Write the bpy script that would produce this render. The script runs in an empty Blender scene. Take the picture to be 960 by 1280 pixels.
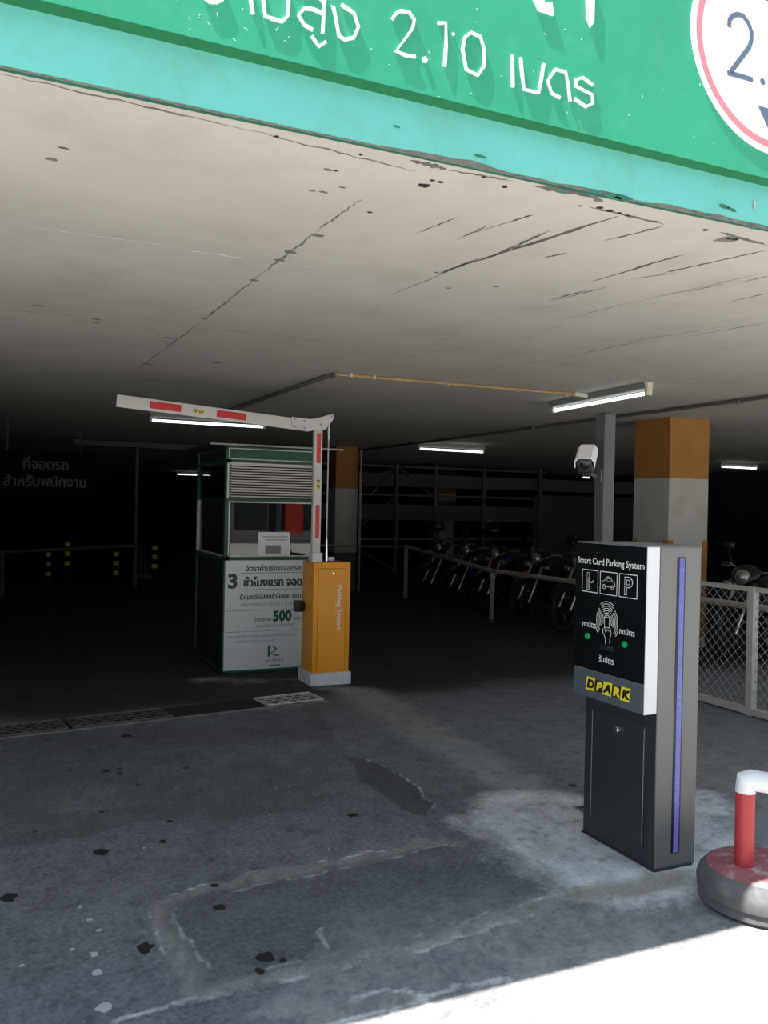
import bpy, bmesh, math, random
import numpy as np
from mathutils import Vector, Matrix, Euler

random.seed(7)
rng = np.random.default_rng(7)
SC = bpy.context.scene
COL = SC.collection

# ------------------------------------------------------------------ camera
CAM = Vector((0.0, 0.0, 1.5))
CR = Vector((0.90981521, -0.41448928, 0.0208548))      # camera right
CU = Vector((-0.01649178, 0.01410269, 0.99976454))     # camera up
CW = Vector((0.41468579, 0.90994492, -0.00599517))     # camera forward
FPX = 1071.2
cd = bpy.data.cameras.new('camera')
cam = bpy.data.objects.new('camera', cd)
COL.objects.link(cam)
cam.matrix_world = Matrix(((CR.x, CU.x, -CW.x, CAM.x), (CR.y, CU.y, -CW.y, CAM.y),
                           (CR.z, CU.z, -CW.z, CAM.z), (0, 0, 0, 1)))
cd.sensor_fit = 'VERTICAL'
cd.sensor_height = 36.0
cd.lens = FPX / 1280.0 * 36.0
cd.clip_start = 0.05
cd.clip_end = 300
SC.camera = cam

# ------------------------------------------------------------------ sky, sun, exposure
world = bpy.data.worlds.new('sky')
SC.world = world
world.use_nodes = True
bg = world.node_tree.nodes['Background']
bg.inputs[0].default_value = (0.66, 0.83, 1.0, 1)
bg.inputs[1].default_value = 1.3
sl = bpy.data.lights.new('sun', 'SUN')
sl.energy = 14.0
sl.color = (1.0, 0.95, 0.87)
sl.angle = 0.009
sun = bpy.data.objects.new('sun', sl)
COL.objects.link(sun)
sun.rotation_euler = Vector((0.42, 0.012, -1.0)).to_track_quat('-Z', 'Y').to_euler()
SC.view_settings.view_transform = 'Standard'
SC.view_settings.look = 'None'
SC.view_settings.gamma = 1.0
SC.view_settings.use_curve_mapping = False
SC.view_settings.exposure = 0.0


def on_plane(x, y, U=None, V=None, Z=None):
    """where a pixel of the 960x1280 photograph meets a plane of the place"""
    d = CW + CR * ((x - 480) / FPX) - CU * ((y - 640) / FPX)
    if U is not None: t = (U - CAM.x) / d.x
    elif V is not None: t = (V - CAM.y) / d.y
    else: t = (Z - CAM.z) / d.z
    return CAM + d * t


# ------------------------------------------------------------------ materials
def s2l(c):
    return tuple(((v / 255) / 12.92 if v / 255 <= 0.04045 else ((v / 255 + 0.055) / 1.055) ** 2.4) for v in c)


def mat(name, col, rough=0.6, metal=0.0, var=0.12, scale=8.0, bump=0.0, spec=0.5, dirt=None, dirt_amt=0.0, dirt_scale=3.0,
        emit=None, emit_s=0.0, coat=0.0):
    m = bpy.data.materials.new(name)
    m.use_nodes = True
    nt = m.node_tree
    b = nt.nodes['Principled BSDF']
    b.inputs['Roughness'].default_value = rough
    b.inputs['Metallic'].default_value = metal
    b.inputs['Specular IOR Level'].default_value = spec
    b.inputs['Coat Weight'].default_value = coat
    tc = nt.nodes.new('ShaderNodeTexCoord')
    nz = nt.nodes.new('ShaderNodeTexNoise')
    nz.inputs['Scale'].default_value = scale
    nz.inputs['Detail'].default_value = 6
    nt.links.new(tc.outputs['Object'], nz.inputs['Vector'])
    rp = nt.nodes.new('ShaderNodeValToRGB')
    rp.color_ramp.elements[0].position = 0.3
    rp.color_ramp.elements[1].position = 0.7
    rp.color_ramp.elements[0].color = tuple(max(0, c * (1 - var)) for c in col) + (1,)
    rp.color_ramp.elements[1].color = tuple(min(1, c * (1 + var)) for c in col) + (1,)
    nt.links.new(nz.outputs['Fac'], rp.inputs['Fac'])
    out = rp.outputs['Color']
    if dirt is not None:
        n2 = nt.nodes.new('ShaderNodeTexNoise')
        n2.inputs['Scale'].default_value = dirt_scale
        n2.inputs['Detail'].default_value = 10
        n2.inputs['Roughness'].default_value = 0.7
        nt.links.new(tc.outputs['Object'], n2.inputs['Vector'])
        r2 = nt.nodes.new('ShaderNodeValToRGB')
        r2.color_ramp.elements[0].position = 0.5
        r2.color_ramp.elements[1].position = 0.72
        r2.color_ramp.elements[0].color = (0, 0, 0, 1)
        r2.color_ramp.elements[1].color = (dirt_amt,) * 3 + (1,)
        nt.links.new(n2.outputs['Fac'], r2.inputs['Fac'])
        mx = nt.nodes.new('ShaderNodeMix')
        mx.data_type = 'RGBA'
        nt.links.new(r2.outputs['Color'], mx.inputs['Factor'])
        nt.links.new(out, mx.inputs['A'])
        mx.inputs['B'].default_value = tuple(dirt) + (1,)
        out = mx.outputs['Result']
    nt.links.new(out, b.inputs['Base Color'])
    if bump:
        bp = nt.nodes.new('ShaderNodeBump')
        bp.inputs['Strength'].default_value = bump
        bp.inputs['Distance'].default_value = 0.01
        nt.links.new(nz.outputs['Fac'], bp.inputs['Height'])
        nt.links.new(bp.outputs['Normal'], b.inputs['Normal'])
    if emit:
        b.inputs['Emission Color'].default_value = tuple(emit) + (1,)
        b.inputs['Emission Strength'].default_value = emit_s
    return m


def glass_mat(name, tint=(0.55, 0.6, 0.6), refl=1.0):
    m = bpy.data.materials.new(name)
    m.use_nodes = True
    nt = m.node_tree
    nt.nodes.remove(nt.nodes['Principled BSDF'])
    out = nt.nodes['Material Output']
    tr = nt.nodes.new('ShaderNodeBsdfTransparent')
    tr.inputs[0].default_value = tint + (1,)
    gl = nt.nodes.new('ShaderNodeBsdfGlossy')
    gl.inputs['Roughness'].default_value = 0.02
    gl.inputs['Color'].default_value = (refl, refl, refl, 1)
    fr = nt.nodes.new('ShaderNodeFresnel')
    fr.inputs['IOR'].default_value = 1.7
    mx = nt.nodes.new('ShaderNodeMixShader')
    ge = nt.nodes.new('ShaderNodeNewGeometry')
    fm = nt.nodes.new('ShaderNodeMath'); fm.operation = 'SUBTRACT'; fm.use_clamp = True    # only the outer face of a pane reflects
    nt.links.new(fr.outputs[0], fm.inputs[0]); nt.links.new(ge.outputs['Backfacing'], fm.inputs[1])
    nt.links.new(fm.outputs[0], mx.inputs[0])
    nt.links.new(tr.outputs[0], mx.inputs[1])
    nt.links.new(gl.outputs[0], mx.inputs[2])
    nt.links.new(mx.outputs[0], out.inputs['Surface'])
    return m


M = {}
M['teal'] = mat('teal_paint', (0.13, 0.5, 0.455), 0.55, var=0.06, scale=3, dirt=(0.12, 0.3, 0.2), dirt_amt=0.5, dirt_scale=6)
M['green'] = mat('green_paint', (0.02, 0.315, 0.175), 0.5, var=0.07, scale=2.5, dirt=(0.12, 0.45, 0.3), dirt_amt=0.2, dirt_scale=9)
M['white_paint'] = mat('white_paint', (0.85, 0.85, 0.82), 0.5, var=0.03)
M['sign_white'] = mat('sign_white', (0.86, 0.86, 0.86), 0.35, var=0.01)
M['pink_red'] = mat('faded_red', (0.72, 0.2, 0.24), 0.4, var=0.04)
M['slate'] = mat('slate_vinyl', (0.09, 0.13, 0.2), 0.4, var=0.05)
M['concrete_dark'] = mat('bare_concrete', (0.16, 0.15, 0.14), 0.9, var=0.3, scale=30, bump=0.6)
M['black'] = mat('black_plastic', (0.012, 0.013, 0.014), 0.4, var=0.1)
M['black_gloss'] = mat('black_gloss_panel', (0.006, 0.007, 0.008), 0.22, var=0.05)
M['machine_grey'] = mat('grey_painted_steel', (0.16, 0.157, 0.15), 0.42, metal=0.0, var=0.03, scale=2, spec=0.4)
M['machine_dark'] = mat('charcoal_painted_steel', (0.026, 0.029, 0.035), 0.4, var=0.06, scale=4)
M['machine_white'] = mat('white_steel', (0.66, 0.66, 0.68), 0.4, var=0.02)
M['machine_band'] = mat('slate_band', (0.085, 0.105, 0.125), 0.4, var=0.03)
M['print_white'] = mat('white_print', (0.85, 0.85, 0.85), 0.5, var=0.02)
M['print_black'] = mat('black_print', (0.012, 0.012, 0.012), 0.5, var=0.02)
M['print_green'] = mat('green_print', (0.008, 0.10, 0.035), 0.5, var=0.05)
M['print_dgreen'] = mat('dark_green_print', (0.008, 0.085, 0.038), 0.5, var=0.05)
M['print_grey'] = mat('grey_print', (0.2, 0.22, 0.23), 0.5, var=0.05)
M['print_yellow'] = mat('yellow_print', (0.85, 0.7, 0.02), 0.5, var=0.03)
M['led'] = mat('led_strip_lens', (0.05, 0.06, 0.2), 0.25, var=0.5, scale=60, emit=(0.13, 0.13, 0.5), emit_s=0.5)
M['btn'] = mat('green_button', (0.0, 0.1, 0.03), 0.3, emit=(0.0, 0.36, 0.1), emit_s=0.5)
M['chrome'] = mat('chrome', (0.75, 0.75, 0.76), 0.15, metal=1.0, var=0.03)
M['steel'] = mat('dull_steel', (0.35, 0.36, 0.37), 0.35, metal=0.9, var=0.1)
M['pole'] = mat('grey_pole_paint', (0.062, 0.062, 0.07), 0.5, var=0.12, scale=5, dirt=(0.07, 0.055, 0.055), dirt_amt=0.7, dirt_scale=5)
M['cam_white'] = mat('camera_white', (0.72, 0.68, 0.68), 0.45, var=0.03)
M['orange'] = mat('orange_paint', (0.88, 0.365, 0.018), 0.42, var=0.04, scale=3)
M['orange_col'] = mat('orange_column_paint', (0.38, 0.168, 0.032), 0.7, var=0.08, scale=4, dirt=(0.25, 0.12, 0.04), dirt_amt=0.4)
M['plinth'] = mat('white_plinth_paint', (0.68, 0.72, 0.78), 0.6, var=0.06, dirt=(0.35, 0.36, 0.38), dirt_amt=0.5, dirt_scale=14)
M['col_white'] = mat('column_white_paint', (0.47, 0.46, 0.43), 0.8, var=0.06, scale=3, dirt=(0.28, 0.23, 0.18), dirt_amt=0.45, dirt_scale=5)
M['arm_white'] = mat('arm_aluminium', (0.62, 0.6, 0.58), 0.45, var=0.03)
M['red_tape'] = mat('red_reflective_tape', (0.6, 0.035, 0.03), 0.35, var=0.1, scale=30)
M['booth_green'] = mat('booth_green_paint', (0.012, 0.085, 0.045), 0.5, var=0.08)
M['booth_dark'] = mat('booth_dark_panel', (0.012, 0.018, 0.018), 0.6, var=0.1)
M['alu'] = mat('aluminium_frame', (0.62, 0.6, 0.57), 0.4, metal=0.2, var=0.05)
M['board'] = mat('price_board_white', (0.72, 0.78, 0.82), 0.5, var=0.02, scale=2)
M['roof'] = mat('booth_roof_metal', (0.32, 0.32, 0.31), 0.5, metal=0.4, var=0.1)
M['paper'] = mat('paper', (0.75, 0.76, 0.78), 0.8, var=0.02)
M['tube'] = mat('fluorescent_tube', (0.9, 0.9, 0.9), 0.3, emit=(0.93, 1.0, 0.97), emit_s=3.0)
M['lamp_body'] = mat('lamp_housing', (0.3, 0.31, 0.3), 0.45, var=0.06)
M['lamp_cap'] = mat('lamp_holder_cream', (0.62, 0.58, 0.46), 0.5, var=0.05)
M['pvc'] = mat('yellowed_pvc', (0.4, 0.27, 0.13), 0.5, var=0.15, scale=20)
M['pvc_grey'] = mat('grey_conduit', (0.13, 0.125, 0.115), 0.6, var=0.15)
M['fence'] = mat('fence_cream_paint', (0.52, 0.5, 0.46), 0.6, var=0.06, dirt=(0.25, 0.2, 0.15), dirt_amt=0.5, dirt_scale=10)
M['wire'] = mat('galvanised_wire', (0.42, 0.42, 0.42), 0.5, metal=0.3, var=0.1)
M['rail'] = mat('rail_worn_paint', (0.36, 0.31, 0.27), 0.6, var=0.2, scale=12)
M['rust'] = mat('rust', (0.14, 0.05, 0.03), 0.9, var=0.3, scale=20)
M['rubber'] = mat('tyre_rubber', (0.012, 0.012, 0.012), 0.8, var=0.2)
M['tyre_conc'] = mat('concrete_in_tyre', (0.1, 0.1, 0.108), 0.75, var=0.25, scale=9, bump=0.3, dirt=(0.3, 0.3, 0.31), dirt_amt=0.5, dirt_scale=7)
M['red_worn'] = mat('worn_red_paint', (0.3, 0.095, 0.11), 0.7, var=0.2, scale=8, dirt=(0.6, 0.56, 0.58), dirt_amt=0.85, dirt_scale=12)
M['red_paint'] = mat('red_pole_paint', (0.42, 0.035, 0.04), 0.45, var=0.12, scale=12)
M['pipe_white'] = mat('white_pipe_paint', (0.78, 0.8, 0.83), 0.4, var=0.04)
M['bk_black'] = mat('black_bike_paint', (0.008, 0.008, 0.009), 0.25, var=0.1)
M['bk_seat'] = mat('black_vinyl_seat', (0.01, 0.01, 0.01), 0.55, var=0.1)
M['bk_blue'] = mat('blue_bike_paint', (0.012, 0.05, 0.3), 0.25, var=0.05)
M['bk_red'] = mat('red_bike_paint', (0.16, 0.008, 0.008), 0.25, var=0.05)
M['bk_grey'] = mat('grey_bike_paint', (0.06, 0.06, 0.065), 0.3, var=0.05)
M['bk_lamp'] = mat('headlight_lens', (0.4, 0.4, 0.4), 0.15, metal=0.7, var=0.5, scale=60)
M['bk_engine'] = mat('engine_alloy', (0.03, 0.03, 0.03), 0.5, metal=0.4, var=0.1)
M['helmet'] = mat('helmet_shell', (0.01, 0.01, 0.011), 0.12, var=0.05)
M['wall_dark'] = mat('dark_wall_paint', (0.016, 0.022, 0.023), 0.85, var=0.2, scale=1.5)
M['wall_band'] = mat('parapet_paint', (0.11, 0.115, 0.115), 0.85, var=0.12, scale=2)
M['frame_dark'] = mat('dark_frame_steel', (0.1, 0.1, 0.095), 0.6, var=0.1)
M['truss'] = mat('truss_steel', (0.09, 0.095, 0.09), 0.6, var=0.1)
M['bollard'] = mat('bollard_black', (0.006, 0.006, 0.006), 0.7, var=0.1)
M['yellow_band'] = mat('yellow_reflective_band', (0.85, 0.7, 0.03), 0.4, var=0.04, emit=None)
M['grate'] = mat('cast_iron_grate', (0.11, 0.11, 0.11), 0.6, metal=0.3, var=0.2, scale=20)
M['grate_new'] = mat('worn_steel_grate', (0.5, 0.5, 0.5), 0.5, metal=0.2, var=0.2, scale=20)
M['pit'] = mat('drain_dirt', (0.012, 0.012, 0.011), 0.95, var=0.3)
M['gum'] = mat('black_gum_spot', (0.008, 0.008, 0.009), 0.7, var=0.1)
M['chip'] = mat('paint_fleck', (0.42, 0.44, 0.46), 0.8, var=0.1)
M['scrape'] = mat('scraped_concrete', (0.125, 0.108, 0.098), 0.9, var=0.35, scale=25)
M['hole'] = mat('ceiling_hole', (0.02, 0.02, 0.015), 0.95, var=0.3)
M['crackl'] = mat('flaking_light_line', (0.82, 0.79, 0.73), 0.9, var=0.1)
M['seamd'] = mat('dark_seam', (0.2, 0.185, 0.165), 0.9, var=0.3, scale=12)
M['green_edge'] = mat('green_edge_paint', (0.03, 0.16, 0.10), 0.7, var=0.2, scale=15)
M['facade'] = mat('street_facade', (0.3, 0.28, 0.26), 0.8, var=0.1, scale=1)
M['shop'] = mat('dark_shopfront', (0.02, 0.022, 0.025), 0.5, var=0.2)
M['banner'] = mat('red_banner', (0.7, 0.05, 0.03), 0.6, var=0.05)
GLASS = glass_mat('window_glass')
GLASS_SIDE = glass_mat('side_window_glass', (0.72, 0.75, 0.75), 0.3)


# ------------------------------------------------------------------ mesh helpers
class MB:
    """collects shapes given in the place's own coordinates and links them as ONE mesh object"""

    def __init__(self):
        self.v = []; self.f = []; self.mi = []; self.sm = []; self.cur = 0; self.mats = []

    def use(self, m):
        if m not in self.mats: self.mats.append(m)
        self.cur = self.mats.index(m)
        return self

    def add(self, vs, fs, smooth=False):
        o = len(self.v)
        self.v += [tuple(x) for x in vs]
        for f in fs:
            self.f.append(tuple(i + o for i in f)); self.mi.append(self.cur); self.sm.append(smooth)
        return self

    def box(self, a, b, T=None):
        (x0, y0, z0), (x1, y1, z1) = a, b
        vs = [Vector(p) for p in ((x0, y0, z0), (x1, y0, z0), (x1, y1, z0), (x0, y1, z0), (x0, y0, z1), (x1, y0, z1), (x1, y1, z1), (x0, y1, z1))]
        if T is not None: vs = [T @ p for p in vs]
        return self.add(vs, [(0, 3, 2, 1), (4, 5, 6, 7), (0, 1, 5, 4), (1, 2, 6, 5), (2, 3, 7, 6), (3, 0, 4, 7)])

    def rbox(self, a, b, r=0.01, seg=2, T=None):
        """box with rounded edges"""
        bm = bmesh.new()
        bmesh.ops.create_cube(bm, size=1.0)
        s = [b[i] - a[i] for i in range(3)]
        c = [(b[i] + a[i]) / 2 for i in range(3)]
        for v in bm.verts: v.co = Vector([v.co[i] * s[i] + c[i] for i in range(3)])
        r = min(r, min(abs(q) for q in s) * 0.45)
        bmesh.ops.bevel(bm, geom=bm.edges[:], offset=r, segments=seg, profile=0.5, affect='EDGES')
        bm.verts.index_update()
        vs = [v.co.copy() for v in bm.verts]
        if T is not None: vs = [T @ p for p in vs]
        fs = [tuple(v.index for v in f.verts) for f in bm.faces]
        bm.free()
        return self.add(vs, fs, True)

    def tube(self, pts, r, n=10, cap=True, closed=False, radii=None):
        pts = [Vector(p) for p in pts]
        k = len(pts)
        vs = []; fs = []
        up = Vector((0, 0, 1))
        prev = None
        for i, p in enumerate(pts):
            if closed: t = (pts[(i + 1) % k] - pts[i - 1]).normalized()
            elif i == 0: t = (pts[1] - p).normalized()
            elif i == k - 1: t = (p - pts[-2]).normalized()
            else: t = ((pts[i + 1] - p).normalized() + (p - pts[i - 1]).normalized()).normalized()
            if prev is None:
                a = up if abs(t.z) < 0.9 else Vector((1, 0, 0))
                s = t.cross(a).normalized()
            else:
                s = (prev - t * prev.dot(t)).normalized()
            prev = s
            q = t.cross(s)
            rr = radii[i] if radii else r
            for j in range(n):
                an = 2 * math.pi * j / n
                vs.append(p + (s * math.cos(an) + q * math.sin(an)) * rr)
        for i in range(k if closed else k - 1):
            for j in range(n):
                a0 = i * n + j; a1 = i * n + (j + 1) % n
                b0 = ((i + 1) % k) * n + j; b1 = ((i + 1) % k) * n + (j + 1) % n
                fs.append((a0, a1, b1, b0))
        self.add(vs, fs, True)
        if cap and not closed:
            self.add(vs[:n], [tuple(range(n))[::-1]]); self.add(vs[-n:], [tuple(range(n))])
        return self

    def lathe(self, prof, center, axis='Z', n=32, T=None):
        """prof: list of (radius, along-axis)"""
        vs = []; fs = []
        for r, h in prof:
            for j in range(n):
                a = 2 * math.pi * j / n
                c, s = math.cos(a) * r, math.sin(a) * r
                p = {'Z': Vector((c, s, h)), 'Y': Vector((c, h, s)), 'X': Vector((h, c, s))}[axis]
                vs.append(p)
        k = len(prof)
        for i in range(k - 1):
            for j in range(n):
                fs.append((i * n + j, i * n + (j + 1) % n, (i + 1) * n + (j + 1) % n, (i + 1) * n + j))
        C = Vector(center)
        vs = [(T @ p if T is not None else p) + C for p in vs]
        return self.add(vs, fs, True)

    def prism(self, poly, T, depth):
        """poly in local (x, y), extruded along local z from 0 to depth"""
        n = len(poly)
        vs = [T @ Vector((p[0], p[1], 0)) for p in poly] + [T @ Vector((p[0], p[1], depth)) for p in poly]
        fs = [tuple(range(n))[::-1], tuple(range(n, 2 * n))] + [(i, (i + 1) % n, n + (i + 1) % n, n + i) for i in range(n)]
        return self.add(vs, fs)

    def ribbon(self, pts, w, T, depth, closed=False):
        """a flat stroke through local 2D points, width w, extruded"""
        P = [Vector((p[0], p[1])) for p in pts]
        if closed: P = P + [P[0]]
        k = len(P)
        L = []; R_ = []
        for i in range(k):
            if i == 0: t = (P[1] - P[0])
            elif i == k - 1: t = (P[-1] - P[-2])
            else: t = (P[i + 1] - P[i]).normalized() + (P[i] - P[i - 1]).normalized()
            if closed and i in (0, k - 1): t = (P[1] - P[0]).normalized() + (P[-1] - P[-2]).normalized()
            t = t.normalized()
            nrm = Vector((-t.y, t.x))
            ww = w[i % len(w)] if isinstance(w, (list, tuple)) else w
            L.append(P[i] + nrm * ww / 2); R_.append(P[i] - nrm * ww / 2)
        vs = []
        for z in (0, depth):
            vs += [T @ Vector((p.x, p.y, z)) for p in L]; vs += [T @ Vector((p.x, p.y, z)) for p in R_]
        fs = []
        for i in range(k - 1):
            fs.append((2 * k + i, 2 * k + i + 1, 3 * k + i + 1, 3 * k + i))
            fs.append((i, i + 1, 2 * k + i + 1, 2 * k + i))
            fs.append((k + i + 1, k + i, 3 * k + i, 3 * k + i + 1))
        fs.append((0, 2 * k, 3 * k, k)); fs.append((k - 1, 2 * k - 1, 4 * k - 1, 3 * k - 1))
        return self.add(vs, fs)

    def text(self, s, T, size, align='LEFT', bold=0.0, depth=0.0, sx=1.0, shear=0.0):
        c = bpy.data.curves.new('lettering', 'FONT')
        c.body = s; c.size = size; c.align_x = align; c.offset = bold; c.extrude = depth / 2; c.shear = shear
        c.resolution_u = 4
        o = bpy.data.objects.new('lettering', c)
        COL.objects.link(o)
        dg = bpy.context.evaluated_depsgraph_get()
        m = bpy.data.meshes.new_from_object(o.evaluated_get(dg))
        vs = [T @ Vector((v.co.x * sx, v.co.y, v.co.z + depth / 2)) for v in m.vertices]
        fs = [tuple(p.vertices) for p in m.polygons]
        self.add(vs, fs)
        bpy.data.objects.remove(o); bpy.data.curves.remove(c); bpy.data.meshes.remove(m)
        return self

    def build(self, name, m=None, parent=None, bevel=0.0, local=False):
        me = bpy.data.meshes.new(name)
        vs = self.v
        if parent is not None and not local:
            inv = world_of(parent).inverted()
            vs = [tuple(inv @ Vector(p)) for p in vs]
        me.from_pydata(vs, [], self.f)
        for q in (self.mats if self.mats else [m]): me.materials.append(q)
        if self.mats: me.polygons.foreach_set('material_index', self.mi)
        me.polygons.foreach_set('use_smooth', self.sm)
        me.update()
        bm = bmesh.new(); bm.from_mesh(me)
        bmesh.ops.recalc_face_normals(bm, faces=bm.faces[:])
        bm.to_mesh(me); bm.free()
        if any(self.sm): me.set_sharp_from_angle(angle=math.radians(40))
        o = bpy.data.objects.new(name, me)
        COL.objects.link(o)
        if parent is not None: o.parent = parent
        if bevel:
            b = o.modifiers.new('edge', 'BEVEL'); b.width = bevel; b.segments = 2; b.limit_method = 'ANGLE'
        return o


def world_of(o):
    m = Matrix.LocRotScale(o.location, o.rotation_euler, o.scale)
    return world_of(o.parent) @ m if o.parent else m


def tag(o, label=None, cat=None, group=None, kind=None):
    if label: o['label'] = label
    if cat: o['category'] = cat
    if group: o['group'] = group
    if kind: o['kind'] = kind
    return o


def thing(name, loc, label, cat, rz=0.0, group=None):
    o = bpy.data.objects.new(name, None)
    o.empty_display_size = 0.1
    COL.objects.link(o)
    o.location = loc; o.rotation_euler = (0, 0, rz)
    return tag(o, label, cat, group)


def frame(o, x, y):
    """matrix with local x, y axes and origin"""
    x = Vector(x).normalized(); y = Vector(y).normalized(); z = x.cross(y)
    return Matrix(((x.x, y.x, z.x, o[0]), (x.y, y.y, z.y, o[1]), (x.z, y.z, z.z, o[2]), (0, 0, 0, 1)))


# ------------------------------------------------------------------ value noise and outlines in numpy
def hash2(i, j, s):
    h = np.sin(i * 127.1 + j * 311.7 + s * 74.7) * 43758.5453
    return h - np.floor(h)


def vnoise(x, y, s=0):
    i = np.floor(x); j = np.floor(y); fx = x - i; fy = y - j
    fx = fx * fx * (3 - 2 * fx); fy = fy * fy * (3 - 2 * fy)
    return (hash2(i, j, s) * (1 - fx) + hash2(i + 1, j, s) * fx) * (1 - fy) + (hash2(i, j + 1, s) * (1 - fx) + hash2(i + 1, j + 1, s) * fx) * fy


def fbm(x, y, s=0, o=4):
    return sum(vnoise(x * 2 ** k, y * 2 ** k, s + k * 13) * 0.5 ** (k + 1) for k in range(o)) / (1 - 0.5 ** o)


def dline(X, Y, pts):
    d = np.full(X.shape, 1e9)
    for (ax, ay), (bx, by) in zip(pts[:-1], pts[1:]):
        vx, vy = bx - ax, by - ay
        t = np.clip(((X - ax) * vx + (Y - ay) * vy) / (vx * vx + vy * vy + 1e-12), 0, 1)
        d = np.minimum(d, np.hypot(X - ax - t * vx, Y - ay - t * vy))
    return d


def inside(X, Y, pts):
    c = np.zeros(X.shape, bool)
    n = len(pts)
    for i in range(n):
        (ax, ay), (bx, by) = pts[i], pts[(i + 1) % n]
        cond = (ay > Y) != (by > Y)
        xi = (bx - ax) * (Y - ay) / (by - ay + 1e-12) + ax
        c ^= cond & (X < xi)
    return c


def sst(a, b, x):
    t = np.clip((x - a) / (b - a), 0, 1)
    return t * t * (3 - 2 * t)


def gpx(*ps):
    return [tuple(on_plane(x, y, Z=0)[:2]) for x, y in ps]


# ================================================================== SETTING
# ---- floor
def floor_material():
    m = bpy.data.materials.new('worn_concrete_floor')
    m.use_nodes = True
    nt = m.node_tree
    b = nt.nodes['Principled BSDF']
    L = nt.links.new
    tc = nt.nodes.new('ShaderNodeTexCoord')

    def noise(scale, detail=8, rough=0.6):
        n = nt.nodes.new('ShaderNodeTexNoise')
        n.inputs['Scale'].default_value = scale; n.inputs['Detail'].default_value = detail; n.inputs['Roughness'].default_value = rough
        L(tc.outputs['Object'], n.inputs['Vector'])
        return n

    def ramp(src, stops):
        r = nt.nodes.new('ShaderNodeValToRGB')
        e = r.color_ramp.elements
        e[0].position, e[0].color = stops[0][0], stops[0][1] + (1,)
        e[1].position, e[1].color = stops[-1][0], stops[-1][1] + (1,)
        for p, c in stops[1:-1]:
            q = e.new(p); q.color = c + (1,)
        L(src, r.inputs['Fac'])
        return r.outputs['Color']

    def attr(n):
        a = nt.nodes.new('ShaderNodeAttribute'); a.attribute_name = n
        return a.outputs['Fac']

    def mix(f, a, bb):
        x = nt.nodes.new('ShaderNodeMix'); x.data_type = 'RGBA'
        L(f, x.inputs['Factor'])
        for s, k in ((a, 'A'), (bb, 'B')):
            if isinstance(s, tuple): x.inputs[k].default_value = s + (1,)
            else: L(s, x.inputs[k])
        return x.outputs['Result']

    def mul(a, bb):
        x = nt.nodes.new('ShaderNodeMath'); x.operation = 'MULTIPLY'
        L(a, x.inputs[0]); L(bb, x.inputs[1])
        return x.outputs[0]

    def fray(a, k=1.7, amp=1.2):
        # a mask whose border is broken up by the fine grain of the concrete
        ad = nt.nodes.new('ShaderNodeMath'); ad.operation = 'ADD'; L(mid.outputs['Fac'], ad.inputs[0]); L(fine.outputs['Fac'], ad.inputs[1])
        sc = nt.nodes.new('ShaderNodeMath'); sc.operation = 'MULTIPLY_ADD'; L(ad.outputs[0], sc.inputs[0]); sc.inputs[1].default_value = amp * 0.5; sc.inputs[2].default_value = -amp * 0.5
        sm = nt.nodes.new('ShaderNodeMath'); sm.operation = 'ADD'; L(a, sm.inputs[0]); L(sc.outputs[0], sm.inputs[1])
        fin = nt.nodes.new('ShaderNodeMath'); fin.operation = 'MULTIPLY_ADD'; fin.use_clamp = True
        L(sm.outputs[0], fin.inputs[0]); fin.inputs[1].default_value = k; fin.inputs[2].default_value = 0.5 - 0.5 * k
        return fin.outputs[0]

    big = noise(0.9, 5); fine = noise(45, 8, 0.8); mid = noise(6, 8, 0.7)
    base = ramp(mid.outputs['Fac'], [(0.3, (0.072, 0.079, 0.097)), (0.5, (0.118, 0.127, 0.15)), (0.72, (0.175, 0.184, 0.21))])
    spk = ramp(fine.outputs['Fac'], [(0.4, (0, 0, 0)), (0.75, (1, 1, 1))])
    base = mix(mul(spk, big.outputs['Fac']), base, (0.32, 0.335, 0.36))
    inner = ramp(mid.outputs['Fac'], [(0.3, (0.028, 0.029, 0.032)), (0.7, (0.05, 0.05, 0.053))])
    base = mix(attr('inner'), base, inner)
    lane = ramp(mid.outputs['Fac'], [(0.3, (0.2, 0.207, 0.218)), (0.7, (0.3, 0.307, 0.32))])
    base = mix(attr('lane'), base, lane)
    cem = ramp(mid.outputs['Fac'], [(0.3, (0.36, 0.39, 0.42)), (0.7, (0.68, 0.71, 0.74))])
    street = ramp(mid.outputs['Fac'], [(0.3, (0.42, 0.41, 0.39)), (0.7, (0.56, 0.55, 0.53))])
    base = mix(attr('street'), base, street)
    base = mix(fray(attr('cement')), base, cem)
    base = mix(attr('seam'), base, (0.25, 0.26, 0.25))
    base = mix(attr('dark'), base, (0.035, 0.036, 0.042))
    base = mix(attr('sand'), base, (0.27, 0.25, 0.21))
    pl = ramp(fine.outputs['Fac'], [(0.35, (0.75, 0.75, 0.75)), (0.65, (1.15, 1.15, 1.15))])
    mm = nt.nodes.new('ShaderNodeMix'); mm.data_type = 'RGBA'; mm.blend_type = 'MULTIPLY'; mm.inputs['Factor'].default_value = 1.0
    L(base, mm.inputs['A']); L(pl, mm.inputs['B'])
    L(mm.outputs['Result'], b.inputs['Base Color'])
    b.inputs['Roughness'].default_value = 0.82
    b.inputs['Specular IOR Level'].default_value = 0.25
    bp = nt.nodes.new('ShaderNodeBump'); bp.inputs['Strength'].default_value = 0.35; bp.inputs['Distance'].default_value = 0.004
    L(fine.outputs['Fac'], bp.inputs['Height']); L(bp.outputs['Normal'], b.inputs['Normal'])
    return m


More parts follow.
